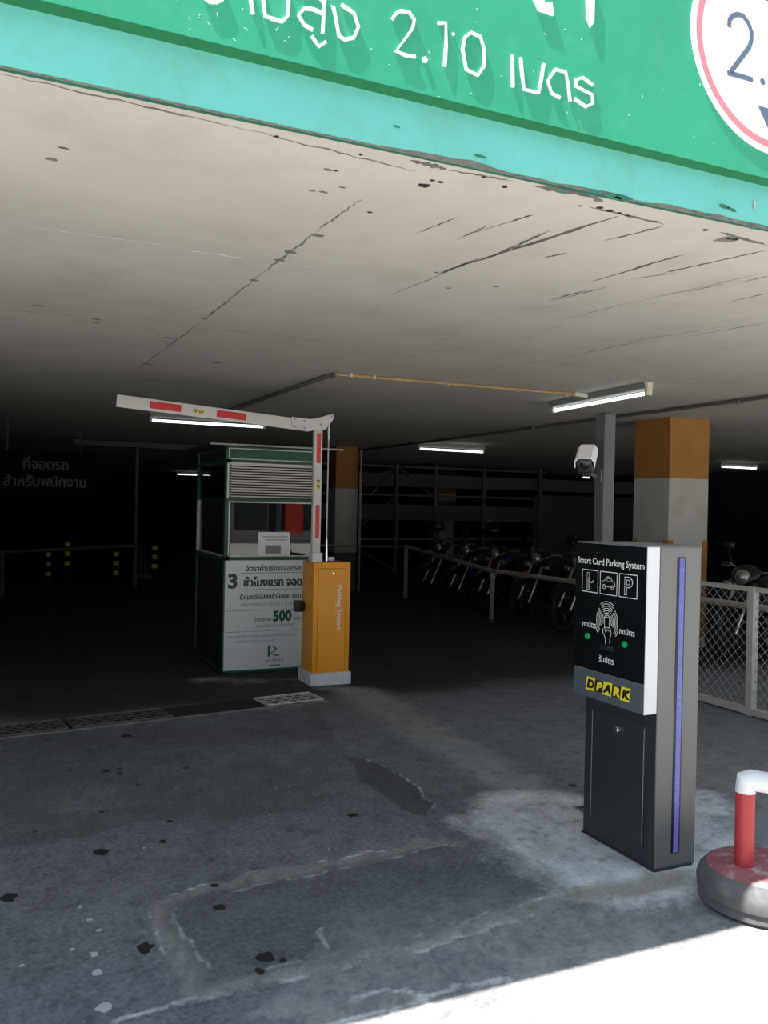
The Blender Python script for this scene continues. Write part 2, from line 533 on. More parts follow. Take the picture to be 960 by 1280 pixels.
FLOOR = floor_material()
U0, U1, V0, V1, ST = -0.3, 4.3, 1.5, 8.7, 0.02
nu, nv = int(round((U1 - U0) / ST)) + 1, int(round((V1 - V0) / ST)) + 1
gu, gv = np.meshgrid(np.linspace(U0, U1, nu), np.linspace(V0, V1, nv))
X = gu.ravel(); Y = gv.ravel()
wx = X + (fbm(X * 5, Y * 5, 3) - 0.5) * 0.12; wy = Y + (fbm(X * 5, Y * 5, 9) - 0.5) * 0.12
n1 = fbm(X * 9, Y * 9, 21, 5); n2 = fbm(X * 2.2, Y * 2.2, 31, 4); n3 = fbm(X * 22, Y * 22, 41, 4)
# pale cement: apron round the ticket machine and the strip back to the barrier
apron = gpx((733, 1024), (700, 1003), (640, 1004), (620, 1030), (668, 1070), (720, 1100), (790, 1110), (850, 1105), (880, 1075), (872, 1000))
strip = gpx((450, 866), (500, 895), (560, 930), (610, 960), (650, 985), (700, 1008))
cem = np.where(inside(wx, wy, apron), 1.0, 0.0)
cem = np.maximum(cem, 1 - sst(0.0, 0.34, dline(wx, wy, apron + apron[:1])))
cem = cem * (0.55 + 0.6 * n1)
dust = gpx((430, 1150), (560, 1140), (700, 1120), (860, 1110), (960, 1160), (960, 1280), (300, 1280))
crk = [gpx((140, 1279), (200, 1262), (252, 1244)), gpx((400, 1279), (450, 1265), (520, 1248), (580, 1232), (640, 1222)),
       gpx((440, 1245), (470, 1232), (520, 1240), (540, 1262)), gpx((405, 1160), (398, 1172), (410, 1185))]
for c in crk: cem = np.maximum(cem, (1 - sst(0.004, 0.02, dline(wx, wy, c))) * 0.75)
front = gpx((250, 850), (300, 853), (370, 850), (430, 862))
cem = np.maximum(cem, (1 - sst(0.05, 0.3, dline(wx, wy, front))) * 0.35 * n2 * 2)
# repaired rectangle in the drive
rect_a = gpx((250, 1236), (222, 1180), (207, 1128), (245, 1116), (330, 1096), (410, 1080), (470, 1068), (560, 1052), (612, 1050))
rect_b = gpx((612, 1050), (660, 1085), (700, 1112))
rect_c = gpx((250, 1236), (330, 1222), (420, 1200), (480, 1184), (570, 1160), (650, 1138), (720, 1118))
seam = (1 - sst(0.03, 0.05, dline(wx, wy, rect_a))) * 0.7
seam = np.maximum(seam, (1 - sst(0.015, 0.05, dline(wx, wy, rect_b))) * 0.5)
seam = np.maximum(seam, (1 - sst(0.02, 0.05, dline(wx, wy, rect_c))) * 0.85)
lite = gpx((250, 1244), (330, 1228), (480, 1188), (650, 1143))
cem = np.maximum(cem, (1 - sst(0.004, 0.03, dline(wx, wy, lite))) * 0.6 * sst(0.3, 0.6, n1))
for poly, off in ((rect_a, 0.05), (rect_c, 0.045)):
    cem = np.maximum(cem, (1 - sst(0.003, 0.016, np.abs(dline(wx, wy, poly) - off))) * 0.62 * sst(0.3, 0.6, n1))
seam = seam * (0.6 + 0.5 * n1)
rect_in = inside(wx, wy, gpx((250, 1236), (207, 1128), (470, 1068), (612, 1050), (700, 1112), (480, 1184)))
dark = np.where(rect_in, 0.28, 0.0)
# dark patch with a pale broken rim
wet = gpx((430, 945), (452, 948), (490, 962), (525, 985), (541, 1003), (536, 1021), (510, 1016), (480, 1000), (450, 972))
ins = inside(wx, wy, wet)
dark = np.maximum(dark, np.where(ins, 0.62, 0.0))
rim = gpx((452, 947), (470, 954), (500, 968), (525, 985), (541, 1003), (536, 1021))
cem = np.maximum(cem, (1 - sst(0.004, 0.014, dline(wx, wy, rim))) * 0.55)
blot = gpx((330, 945), (420, 935), (520, 1000), (440, 1040), (250, 1030))
dark = np.maximum(dark, np.where(inside(wx, wy, blot), 1, 0) * sst(0.45, 0.62, n2) * 0.3)
oil = gpx((0, 925), (240, 896), (400, 885), (430, 960), (300, 1010), (0, 1060))
dark = np.maximum(dark, np.where(inside(wx, wy, oil), 1, 0) * 0.3 * sst(0.3, 0.6, n2))
dark = np.maximum(dark, sst(0.66, 0.74, n3) * 0.35)
inner = sst(6.0, 6.5, Y + (n2 - 0.5) * 0.6)  # floor colour darkens past the drain to deepen the indoor shade
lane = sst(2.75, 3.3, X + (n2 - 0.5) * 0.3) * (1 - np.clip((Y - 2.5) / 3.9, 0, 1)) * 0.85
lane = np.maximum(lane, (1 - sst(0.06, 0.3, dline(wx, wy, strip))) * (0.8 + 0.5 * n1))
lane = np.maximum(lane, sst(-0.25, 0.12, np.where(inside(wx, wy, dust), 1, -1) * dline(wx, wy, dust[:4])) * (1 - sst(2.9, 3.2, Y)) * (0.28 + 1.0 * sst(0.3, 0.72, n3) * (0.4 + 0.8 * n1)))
street = 1 - sst(1.9, 2.5, Y + (n2 - 0.5) * 0.5)  # paler colour where the sun falls, lifting the sunlit ground and its bounce
sand = (1 - sst(0.02, 0.11, dline(wx, wy, gpx((730, 1118), (790, 1112), (850, 1098))))) * 0.8
fb = MB()
fb.add(np.stack([X, Y, np.zeros_like(X)], 1), [(j * nu + i, j * nu + i + 1, (j + 1) * nu + i + 1, (j + 1) * nu + i) for j in range(nv - 1) for i in range(nu - 1)])
nfine = len(fb.v)
BIG = 45.0
ring = [(-BIG, -BIG, U0, 46), (U1, -BIG, BIG, 46), (U0, -BIG, U1, V0), (U0, V1, U1, 46)]
extra_inner = []; extra_street = []; extra_lane = []
for a, b_, c, d in ring:
    for y0, y1 in ((b_, min(d, 1.5)), (max(b_, 1.5), min(d, 2.5)), (max(b_, 2.5), min(d, 6.0)), (max(b_, 6.0), min(d, 6.5)), (max(b_, 6.5), d)):
        if y1 <= y0: continue
        fb.add([(a, y0, 0), (c, y0, 0), (c, y1, 0), (a, y1, 0)], [(0, 1, 2, 3)])
        for y in (y0, y0, y1, y1): 
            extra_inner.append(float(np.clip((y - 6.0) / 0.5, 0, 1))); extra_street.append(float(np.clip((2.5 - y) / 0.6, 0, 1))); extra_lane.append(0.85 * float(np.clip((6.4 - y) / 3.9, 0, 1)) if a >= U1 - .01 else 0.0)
fb.use(FLOOR)
fb.mi = [0] * len(fb.f)


def blob(mb, cx, cy, r, z, seed, n=22, ex=1.0):
    rr = random.Random(seed)
    q = [rr.uniform(0.5, 1.25) for k in range(n)]
    q = [(q[k - 1] + 2 * q[k] + q[(k + 1) % n]) / 4 for k in range(n)]
    vs = [(cx + math.cos(2 * math.pi * k / n) * r * ex * q[k], cy + math.sin(2 * math.pi * k / n) * r * q[k], z) for k in range(n)]
    mb.add(vs, [tuple(range(n))])


fb.use(M['gum'])
for k, (x, y, r) in enumerate([(126, 1065, 11), (11, 1122, 13), (182, 1185, 13), (332, 1196, 14), (325, 1214, 8), (274, 1135, 9), (268, 1107, 6), (203, 1052, 7), (212, 1027, 6),
                               (158, 920, 9), (133, 964, 6), (150, 967, 5), (149, 961, 4), (440, 1019, 9), (43, 1040, 4), (127, 1015, 4), (87, 963, 4), (232, 960, 5), (112, 937, 4), (353, 1201, 6), (60, 925, 4), (56, 1093, 3), (173, 981, 4), (140, 932, 4), (715, 982, 6)]):
    p = on_plane(x, y, Z=0); d = (p - CAM).length
    blob(fb, p.x, p.y, r * d / FPX * 0.9, 0.0012, k, ex=0.9)
fb.use(M['chip'])
for k, (x, y, r) in enumerate([(118, 1193, 7), (122, 1216, 9), (131, 1260, 12), (27, 1207, 4), (337, 1018, 3), (411, 1062, 3), (100, 1134, 4), (112, 1150, 5), (124, 1163, 5), (180, 1060, 3), (90, 1187, 4), (220, 985, 2), (345, 985, 2), (700, 1040, 3)]):
    p = on_plane(x, y, Z=0); d = (p - CAM).length
    blob(fb, p.x, p.y, r * d / FPX * 0.75, 0.0012, k + 90)
floor = fb.build('floor')
nall = len(floor.data.vertices)
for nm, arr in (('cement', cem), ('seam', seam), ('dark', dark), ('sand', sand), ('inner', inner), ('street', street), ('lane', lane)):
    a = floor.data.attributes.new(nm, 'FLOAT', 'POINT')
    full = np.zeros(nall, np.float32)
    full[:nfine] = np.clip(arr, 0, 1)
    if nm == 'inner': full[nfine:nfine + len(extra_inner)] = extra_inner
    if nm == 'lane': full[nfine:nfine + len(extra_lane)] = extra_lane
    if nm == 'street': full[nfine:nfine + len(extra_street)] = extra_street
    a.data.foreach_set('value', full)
tag(floor, 'worn grey concrete drive with pale cement repairs running into the garage', kind='structure')

# ---- ceiling
ZC = 2.55
VF = 2.30


def ceil_material():
    m = mat('ceiling_off_white_paint', (0.58, 0.545, 0.50), 0.85, var=0.05, scale=1.6, dirt=(0.4, 0.365, 0.33), dirt_amt=0.45, dirt_scale=2.6)
    return m


cb = MB().use(ceil_material())
cb.box((-9, VF, ZC), (26, 46, ZC + 0.16))


def cpx(x, y, dz=0.0008):
    p = on_plane(x, y, Z=ZC); p.z = ZC - dz
    return p


def streak(mb, a, b, w0, w1, seed, n=14, dz=0.0008):
    """a long ragged mark on the ceiling between two pixels' points"""
    rr = random.Random(seed)
    A, B = cpx(*a, dz), cpx(*b, dz)
    t = (B - A); nrm = Vector((-t.y, t.x, 0)).normalized()
    vs = []
    for k in range(n + 1):
        u = k / n
        w = (w0 + (w1 - w0) * u) * rr.uniform(0.35, 1.2) * (0.15 + min(1, 4 * u, 4 * (1 - u)))
        c = A + t * u + nrm * (rr.uniform(-1, 1) * 0.004 + (math.sin(u * 19 + seed) * 0.003 + math.sin(u * 41 + seed * 2) * 0.002 if seed >= 200 and seed < 300 else 0))
        vs += [c + nrm * w / 2, c - nrm * w / 2]
    mb.add(vs, [(2 * k, 2 * k + 2, 2 * k + 3, 2 * k + 1) for k in range(n)])


cb.use(M['scrape'])
for k, (a, b, w0, w1) in enumerate([((545, 342), (772, 270), .006, .03), ((600, 327), (690, 287), .004, .022), ((548, 343), (600, 322), .02, .012), ((570, 300), (612, 281), .006, .008), ((520, 292), (570, 272), .004, .008), ((634, 278), (668, 268), .01, .012),
                                    ((683, 378), (760, 358), .006, .01), ((740, 352), (830, 325), .012, .02), ((825, 342), (902, 325), .014, .022), ((684, 376), (735, 362), .01, .018), ((680, 322), (708, 316), .01, .014), ((810, 330), (856, 318), .012, .016), ((755, 301), (828, 283), .012, .02),
                                    ((600, 463), (690, 449), .004, .006), ((665, 455), (830, 420), .006, .008), ((860, 420), (960, 403), .006, .009), ((720, 436), (960, 400), .003, .006), ((910, 378), (960, 366), .006, .01), ((880, 330), (960, 312), .008, .014),
                                    ((590, 292), (640, 276), .003, .006), ((660, 415), (720, 405), .004, .006), ((480, 372), (560, 340), .003, .006), ((850, 366), (905, 355), .005, .009), ((700, 400), (780, 380), .003, .006), ((780, 350), (850, 340), .004, .008), ((930, 352), (960, 345), .008, .01),
                                    ((480, 450), (600, 430), .003, .004), ((500, 440), (585, 415), .002, .005), ((640, 395), (700, 380), .002, .004), ((760, 385), (960, 340), .002, .005)]):
    streak(cb, a, b, w0, w1, k)
cb.use(M['seamd'])
for k, (a, b, w) in enumerate([((452, 248), (395, 290), .008), ((395, 290), (330, 340), .012), ((330, 340), (250, 403), .010), ((250, 403), (170, 463), .012),
                               ((180, 402), (215, 436), .004), ((0, 386), (120, 398), .008), ((250, 410), (400, 424), .007), ((0, 482), (160, 497), .012), ((60, 441), (190, 457), .008), ((0, 92), (300, 160), .010), ((300, 160), (520, 214), .008)]):
    streak(cb, a, b, w, w, 200 + k, n=26)
for k, (x, y, w) in enumerate([(364, 315, 10), (397, 294, 9), (350, 325, 8), (318, 350, 6), (255, 398, 7), (210, 422, 8), (185, 455, 8), (50, 382, 8), (122, 399, 7), (270, 453, 8), (120, 403, 6), (65, 199, 8), (80, 185, 6), (410, 212, 7), (405, 240, 6), (390, 238, 5), (428, 234, 5), (560, 360, 5), (620, 358, 5), (905, 300, 14), (912, 297, 10), (748, 250, 8), (610, 210, 6)]):
    p = cpx(x, y); d = (p - CAM).length
    blob(cb, p.x, p.y, w * d / FPX * 0.6, ZC - 0.001, 400 + k, ex=1.6)
cb.use(M['crackl'])
for k, (a, b, w) in enumerate([((0, 278), (210, 307), .009), ((210, 309), (322, 325), .012), ((322, 325), (420, 339), .004), ((45, 391), (100, 397), .006), ((110, 400), (190, 407), .004), ((250, 461), (295, 464), .012), ((760, 465), (960, 486), .011), ((130, 447), (210, 455), .005), ((290, 463), (400, 473), .004)]):
    streak(cb, a, b, w, w, 300 + k, n=22)
cb.use(M['concrete_dark'])
for k, (a, b, w0, w1) in enumerate([((512, 200), (558, 211), .02, .03), ((668, 232), (750, 247), .03, .045), ((735, 258), (830, 280), .012, .018), ((900, 290), (958, 306), .02, .02), ((560, 212), (640, 226), .008, .01)]):
    streak(cb, a, b, w0, w1, 500 + k, n=16, dz=0.0012)
cb.use(M['hole'])
for k, (x, y, r) in enumerate([(530, 231, 9), (541, 225, 4), (551, 227, 5), (605, 221, 4), (631, 233, 5), (462, 265, 4), (346, 170, 4), (451, 193, 3), (882, 287, 4), (545, 340, 3), (420, 213, 3), (750, 259, 5), (762, 263, 5), (775, 266, 4), (785, 269, 4), (820, 277, 4), (725, 257, 3), (920, 299, 5)]):
    p = cpx(x, y); d = (p - CAM).length
    blob(cb, p.x, p.y, r * d / FPX * 0.75, ZC - 0.0016, 600 + k, ex=1.2)
cb.use(M['green_edge'])
n = 60
vs = []
for k in range(n + 1):
    u = -4 + 8.0 * k / n
    w = 0.010 + 0.010 * float(vnoise(np.array(u * 4.0), np.array(0.5), 4))
    vs += [(u, VF - 0.001, ZC - 0.0014), (u, VF + w, ZC - 0.0014)]
cb.add(vs, [(2 * k, 2 * k + 2, 2 * k + 3, 2 * k + 1) for k in range(n)])
ceiling = cb.build('ceiling')
tag(ceiling, 'off-white garage ceiling with scrape marks by the entrance edge', kind='structure')

# ---- teal beam over the entrance, broken along its lower edge on the right
tb = MB()
tb.use(M['teal'])
nb = 220
tv = []
for k in range(nb + 1):
    u = -6 + 14.0 * k / nb
    tv.append(u)
chip = [0.004 + (0.013 * max(0.0, float(fbm(np.array(u * 6.0), np.array(1.5), 8)) - 0.42) * 4 * min(1, max(0, (u - 0.9) / 0.4))) for u in tv]
vs = []
for u, c in zip(tv, chip): vs += [(u, VF - 0.006, 2.708), (u, VF - 0.006, ZC + c)]
tb.add(vs, [(2 * k, 2 * k + 1, 2 * k + 3, 2 * k + 2) for k in range(nb)])
vs = []
for u, c in zip(tv, chip): vs += [(u, VF - 0.006, ZC + c), (u, VF, ZC + c)]
tb.add(vs, [(2 * k, 2 * k + 1, 2 * k + 3, 2 * k + 2) for k in range(nb)])
tb.use(M['concrete_dark'])
tb.box((-6, VF - 0.002, ZC + 0.0005), (8, VF + 0.25, 2.74))
tb.use(M['green_edge'])
for k, (x, y, r) in enumerate([(600, 195, 5), (780, 248, 10), (765, 245, 8), (745, 240, 6), (915, 262, 5), (700, 240, 4), (905, 258, 6), (495, 158, 4), (888, 268, 4), (940, 285, 5)]):
    p = on_plane(x, y, V=VF - 0.0075); d = (p - CAM).length
    rr = random.Random(k)
    tb.add([(p.x + math.cos(a * .7) * r * 2.0 * d / FPX * rr.uniform(.4, 1), VF - 0.0078, p.z + math.sin(a * .7) * r * .5 * d / FPX * rr.uniform(.4, 1)) for a in range(9)], [tuple(range(9))])
tb.use(M['chip'])
p = on_plane(943, 256, V=VF - 0.008)
s = 0.0019
tb.add([(p.x + a * s, VF - 0.0085, p.z + b * s) for a, b in ((0, 10), (7, 2), (3, 2), (3, -8), (-3, -8), (-3, 2), (-7, 2))], [tuple(range(7))])
beam = tb.build('trim_1')
tag(beam, 'turquoise painted beam edge under the green sign board, chipped along its bottom', kind='structure')

# ---- walls of the garage, the left one added unseen to darken its lane, and of the street behind
for nm, a, b in (('wall_left_blocker', (-1.4, 6.2, 0), (-1.2, 46, ZC)), ('wall_right', (16.6, 3.5, 0), (16.8, 46, ZC)), ('wall_back', (-9, 45, 0), (26, 45.2, ZC))):
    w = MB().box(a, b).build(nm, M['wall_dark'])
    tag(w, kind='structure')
sb = MB()
sb.use(M['facade']); sb.box((-25, -17.4, 0), (40, -17, 0.5)); sb.box((-25, -17.4, 3.0), (40, -17, 9))
sb.use(M['shop']); sb.box((-25, -17.3, 0.5), (40, -17.05, 3.0))
sb.use(M['banner']); sb.box((10.3, -17.0, 0.4), (11.0, -16.9, 4)); sb.box((12.2, -17.0, 0.9), (12.5, -16.9, 4))
sb.use(M['facade'])
for u in (-8, -3, 2, 7, 8.1, 15, 20): sb.box((u, -17.0, 0.4), (u + 0.16, -16.9, 3))
tag(sb.build('wall_front'), 'shop fronts across the street', kind='structure')

# ---- columns
def column(name, u, v, w, label, top=1.885):
    b = MB()
    b.use(M['orange_col']); b.box((u, v, top), (u + w, v + w, ZC))
    b.use(M['col_white']); b.box((u, v, 0), (u + w, v + w, top))
    b.use(M['orange_col'])
    g = 0.075
    for cx, cy in ((0, 0), (1, 0), (0, 1), (1, 1)):
        x0 = u - 0.004 if cx == 0 else u + w - g
        y0 = v - 0.004 if cy == 0 else v + w - g
        b.box((x0, y0, 0.1), (x0 + g + 0.004, y0 + g + 0.004, 1.2))
    return tag(b.build(name, bevel=0.006), label, kind='structure')


column('column_right', 6.72, 7.24, 0.57, 'square concrete column with orange top and white lower half behind the ticket machine')
bb = MB()
bb.use(M['orange_col']); bb.box((5.44, 14, 1.81), (5.86, 14.42, ZC))
bb.use(M['col_white']); bb.box((5.44, 14, 0.68), (5.86, 14.42, 1.81))
bb.use(M['frame_dark']); bb.box((5.44, 14, 0), (5.86, 14.42, 0.68))
tag(bb.build('column_middle', bevel=0.006), 'orange topped column deep in the garage behind the barrier', kind='structure')
for u, v in ((11.2, 21),):
    column('column_back', u, v, 0.57, 'dim concrete column deep in the garage')

# ---- far parapets of the ramp, with their steel bracing
pb_ = MB()
pb_.box((6.2, 18, 1.98), (16, 18.15, 2.28)); pb_.box((6.2, 18.0, 1.2), (13, 18.15, 1.56)); pb_.box((13.0, 19, 0), (17, 19.15, 1.9))
tag(pb_.build('wall_ramp', M['wall_band']), 'pale parapet bands of the ramp deep behind the motorcycles', kind='structure')
tr = thing('steel_truss', (8.2, 17.6, 0), 'dim braced steel frame in front of the ramp parapets', 'steel frame')
for u in (7.0, 8.3, 9.3, 10.6, 12.2): MB().box((u, 17.6, 0), (u + 0.07, 17.67, 2.5)).build('post', M['truss'], tr)
for z in (2.4, 1.75, 0.75): MB().box((6.4, 17.62, z), (12.4, 17.66, z + 0.05)).build('rail', M['truss'], tr)
for a, b in (((7.0, 1.75), (8.3, 2.4)), ((8.3, 2.4), (7.7, 1.75)), ((7.1, 0.8), (8.3, 1.7)), ((8.3, 0.1), (7.0, 0.75)), ((9.3, 1.75), (8.4, 2.4))):
    MB().tube([(a[0], 17.64, a[1]), (b[0], 17.64, b[1])], 0.022, 6).build('brace', M['truss'], tr)

# ================================================================== HEADER SIGN OVER THE ENTRANCE
TILT = math.radians(4.0)
PV, PZ = 2.245, 2.7075                     # lower front edge of the board
up_p = Vector((0, math.sin(TILT), math.cos(TILT)))
nrm_p = Vector((0, -math.cos(TILT), math.sin(TILT)))
PT = frame((0, PV, PZ), (1, 0, 0), up_p)   # local x = along, y = up the board, z = out towards the street


def ppx(x, y):
    d = CW + CR * ((x - 480) / FPX) - CU * ((y - 640) / FPX)
    o = Vector((0, PV, PZ))
    tt = (o - CAM).dot(nrm_p) / d.dot(nrm_p)
    p = CAM + d * tt
    return (p.x, (p - o).dot(up_p))


hs = thing('header_sign', (1.5, PV, PZ), 'green sign board with raised white Thai lettering over the entrance', 'sign')
b = MB(); b.box((-6, 0, -0.2), (8, 1.5, 0), PT); b.build('board', M['green'], hs)
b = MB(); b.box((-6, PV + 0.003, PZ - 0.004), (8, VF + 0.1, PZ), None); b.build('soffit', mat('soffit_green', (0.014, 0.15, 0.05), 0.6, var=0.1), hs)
L = MB().use(M['white_paint'])


def z6(*p): return [ppx(240 + x / 4.364, y / 4.364) for x, y in p]
def z7(*p): return [ppx(480 + x / 3.4286, y / 3.4286) for x, y in p]


SW = 0.0085
strokes = [z6((60, -22), (75, 0), (95, 14), (135, 15), (165, 0), (180, -30)), z6((312, -60), (318, 0), (330, 80)),
           z6((378, -70), (385, 0), (398, 92), (440, 108), (490, 122), (520, 90), (525, 0), (522, -40)),
           z6((600, -15), (650, -25), (700, -2), (715, 20), (714, 100), (710, 185)), z6((658, 168), (610, 140), (578, 88), (610, 50), (660, 55), (708, 78)), z6((720, 15), (728, -20)),
           z6((650, 200), (690, 258), (727, 232)), z6((812, 30), (880, 75), (905, 150), (880, 210), (830, 220), (800, 200), (768, 40)),
           z7((33, 86), (48, 62), (68, 50), (105, 55), (127, 88), (120, 125), (50, 222), (90, 240), (132, 246)),
           z7((228, 102), (262, 102), (263, 200), (258, 287)),
           z7((547, 238), (550, 376)), z7((583, 250), (590, 330), (597, 386), (660, 400), (672, 340), (682, 276)),
           z7((752, 422), (715, 402), (698, 350), (732, 300), (775, 312), (786, 370), (795, 437)),
           z7((892, 368), (850, 335), (818, 345), (820, 372), (888, 408), (892, 445), (862, 460), (812, 425))]
for s in strokes: L.ribbon(s, SW, PT, 0.007)
L.ribbon(z7((370, 142), (345, 162), (334, 215), (350, 300), (400, 326), (424, 290), (425, 210), (410, 160)), SW, PT, 0.007, closed=True)
L.prism(z7((160, 252), (172, 244), (185, 258), (180, 272), (165, 268)), PT, 0.006)
L.prism(z7((288, 146), (296, 138), (303, 150), (296, 158)), PT, 0.004)
L.prism(z7((628, -60), (640, 10), (657, 48), (722, 70), (714, 15), (684, 20), (664, -60)), PT, 0.009)
L.prism(z7((862, -60), (866, 85), (880, 122), (894, 100), (898, -60)), PT, 0.009)
for k in range(70):   # lifted flakes of paint
    rr = random.Random(900 + k)
    u, s_ = rr.uniform(0.2, 2.3), rr.uniform(0.0, 0.34)
    if k % 2: u, s_ = rr.uniform(0.35, 0.75), rr.uniform(0.02, 0.25)
    a = rr.uniform(0, 3.14); ln = rr.uniform(0.003, 0.012)
    L.ribbon([(u, s_), (u + math.cos(a) * ln * .5, s_ + math.sin(a) * ln * .5 + .002), (u + math.cos(a) * ln, s_ + math.sin(a) * ln)], 0.0012, PT, 0.0006)
L.build('lettering', None, hs)

# ---- round height limit sign fixed on the board
cu, cz, cr = 2.535, None, 0.372
cy = ppx(872, 40)[1]
hl = thing('height_limit_sign', PT @ Vector((cu, cy, 0)), 'round white height limit sign with pink ring and dark 2. on the green board', 'sign')


def disc(mb, r, z0, z1, n=72):
    pts = [(cu + math.cos(2 * math.pi * k / n) * r, cy + math.sin(2 * math.pi * k / n) * r) for k in range(n)]
    mb.prism(pts, PT @ Matrix.Translation((0, 0, z0)), z1 - z0)


m_ = MB(); disc(m_, cr, 0.0, 0.006); m_.build('disc', M['sign_white'], hl)
m_ = MB()
n = 96
vs = []; fs = []
for k in range(n):
    a = 2 * math.pi * k / n
    for r in (cr - 0.020, cr - 0.046): vs.append(PT @ Vector((cu + math.cos(a) * r, cy + math.sin(a) * r, 0.0068)))
for k in range(n): j = (k + 1) % n; fs.append((2 * k, 2 * j, 2 * j + 1, 2 * k + 1))
m_.add(vs, fs); m_.build('ring', M['pink_red'], hl)
m_ = MB().use(M['slate'])
T2 = PT @ Matrix.Translation((0, 0, 0.0062))
def z8(*p): return [ppx(860 + x / 5.82, y / 5.82) for x, y in p]
m_.ribbon(z8((288, 205), (292, 150), (320, 120), (350, 112), (390, 122), (430, 175), (452, 240), (450, 300), (435, 350), (375, 430), (300, 530)), 0.019, T2, 0.0008)
m_.ribbon(z8((275, 535), (370, 560), (462, 588)), 0.019, T2, 0.0008)
p0 = z8((532, 600))[0]
m_.prism([(p0[0] + math.cos(k * .524) * .0125, p0[1] + math.sin(k * .524) * .0125) for k in range(12)], T2, 0.0008)
m_.prism(z8((498, 773), (690, 828), (600, 1000)), T2, 0.0008)
m_.prism(z8((520, -2), (600, 25), (600, -60)), T2, 0.0008)
x1 = z8((640, 380))[0]
m_.ribbon([(x1[0] + .02, x1[1] + .1), (x1[0] + .02, x1[1] - .1)], 0.019, T2, 0.0008)
m_.build('lettering', None, hl)

# ================================================================== TICKET MACHINE
HU, BU, BV, HT = 2.465, 2.535, 2.772, 1.357
tm = thing('ticket_machine', (2.65, 3.0, 0), 'tall grey card ticket machine with black front panel and blue light strip', 'ticket machine')
b = MB(); b.rbox((BU, BV, 0.0), (2.762, 3.24, HT), 0.004, 1); body = b.build('cabinet', M['machine_grey'], tm)
b = MB(); b.box((BU - 0.002, BV + 0.001, 0.0), (BU, 3.239, 0.66)); b.build('front_sheet', M['machine_dark'], tm)
b = MB(); b.box((BU - 0.006, 2.834, 0.075), (BU - 0.002, 3.188, 0.60)); door = b.build('door', M['machine_dark'], tm, bevel=0.001)
M['edge_glint'] = mat('edge_glint', (0.3, 0.3, 0.3), 0.4)
for v in (2.8375, 3.182): MB().box((BU - 0.0075, v, 0.09), (BU - 0.006, v + 0.0025, 0.58)).build('edge_highlight', M['edge_glint'], door)  # pale strips paint a highlight along the door's side edges
b = MB(); b.lathe([(0.0, -0.014), (0.013, -0.014), (0.016, -0.008), (0.017, 0.0)], (BU - 0.006, 3.009, 0.538), 'X', 20); lk = b.build('lock', M['chrome'], door)
b = MB(); b.rbox((HU, BV + 0.001, 0.658), (BU, 3.242, HT), 0.003, 1); head = b.build('head_case', M['machine_white'], tm)
b = MB(); b.box((HU - 0.003, BV + 0.001, 0.785), (HU, 3.242, HT - 0.002)); fp = b.build('front_panel', M['black_gloss'], tm)
b = MB(); b.box((HU - 0.003, BV + 0.001, 0.660), (HU, 3.242, 0.783)); band = b.build('logo_band', M['machine_band'], tm)
b = MB(); b.box((HU, BV + 0.001, HT), (2.762, 3.242, HT + 0.003)); b.build('top_plate', mat('top_plate_grey', (0.17, 0.17, 0.17), 0.5), tm)
# front faces -X: local x runs towards -Y
FT = frame((HU - 0.003, 3.242, 0), (0, -1, 0), (0, 0, 1))   # local x from left edge as seen
ft = lambda u, z: FT @ Matrix.Translation((u, z, 0.0004))
L = MB().use(M['print_white'])
L.text('Smart Card Parking System', ft(0.235, 1.262), 0.0405, 'CENTER', 0.0004)
W_ = 0.003
def frame_rect(x0, z0, x1, z1, w=W_):
    for a, c in (((x0, z0), (x1, z0)), ((x1, z0), (x1, z1)), ((x1, z1), (x0, z1)), ((x0, z1), (x0, z0))): L.ribbon([a, c], w, ft(0, 0), 0.0003)
for x0 in (0.048, 0.176, 0.304): frame_rect(x0, 1.135, x0 + 0.112, 1.234)
LN = lambda pts, w=0.0022, closed=False: L.ribbon(pts, w, ft(0, 0), 0.0003, closed)
# barrier icon
LN([(0.083, 1.145), (0.083, 1.222), (0.099, 1.222), (0.099, 1.145)], 0.0022, True); LN([(0.099, 1.182), (0.118, 1.178), (0.128, 1.188)], 0.004)
LN([(0.091, 1.15), (0.091, 1.20)], 0.002)
# car icon
LN([(0.186, 1.175), (0.192, 1.192), (0.206, 1.196), (0.222, 1.213), (0.243, 1.213), (0.258, 1.196), (0.272, 1.19), (0.276, 1.175), (0.262, 1.168), (0.2, 1.17)], 0.002, True)
LN([(0.214, 1.194), (0.226, 1.206), (0.24, 1.206), (0.25, 1.194)], 0.002, True)
for cx in (0.203, 0.259): LN([(cx + math.cos(k * .785) * .010, 1.168 + math.sin(k * .785) * .010) for k in range(8)], 0.002, True)
# P icon
LN([(0.338, 1.146), (0.338, 1.222), (0.368, 1.222), (0.384, 1.212), (0.388, 1.200), (0.382, 1.186), (0.368, 1.178), (0.351, 1.178), (0.351, 1.146)], 0.003, True)
LN([(0.351, 1.190), (0.364, 1.190), (0.372, 1.200), (0.364, 1.210), (0.351, 1.210)], 0.0025, True)
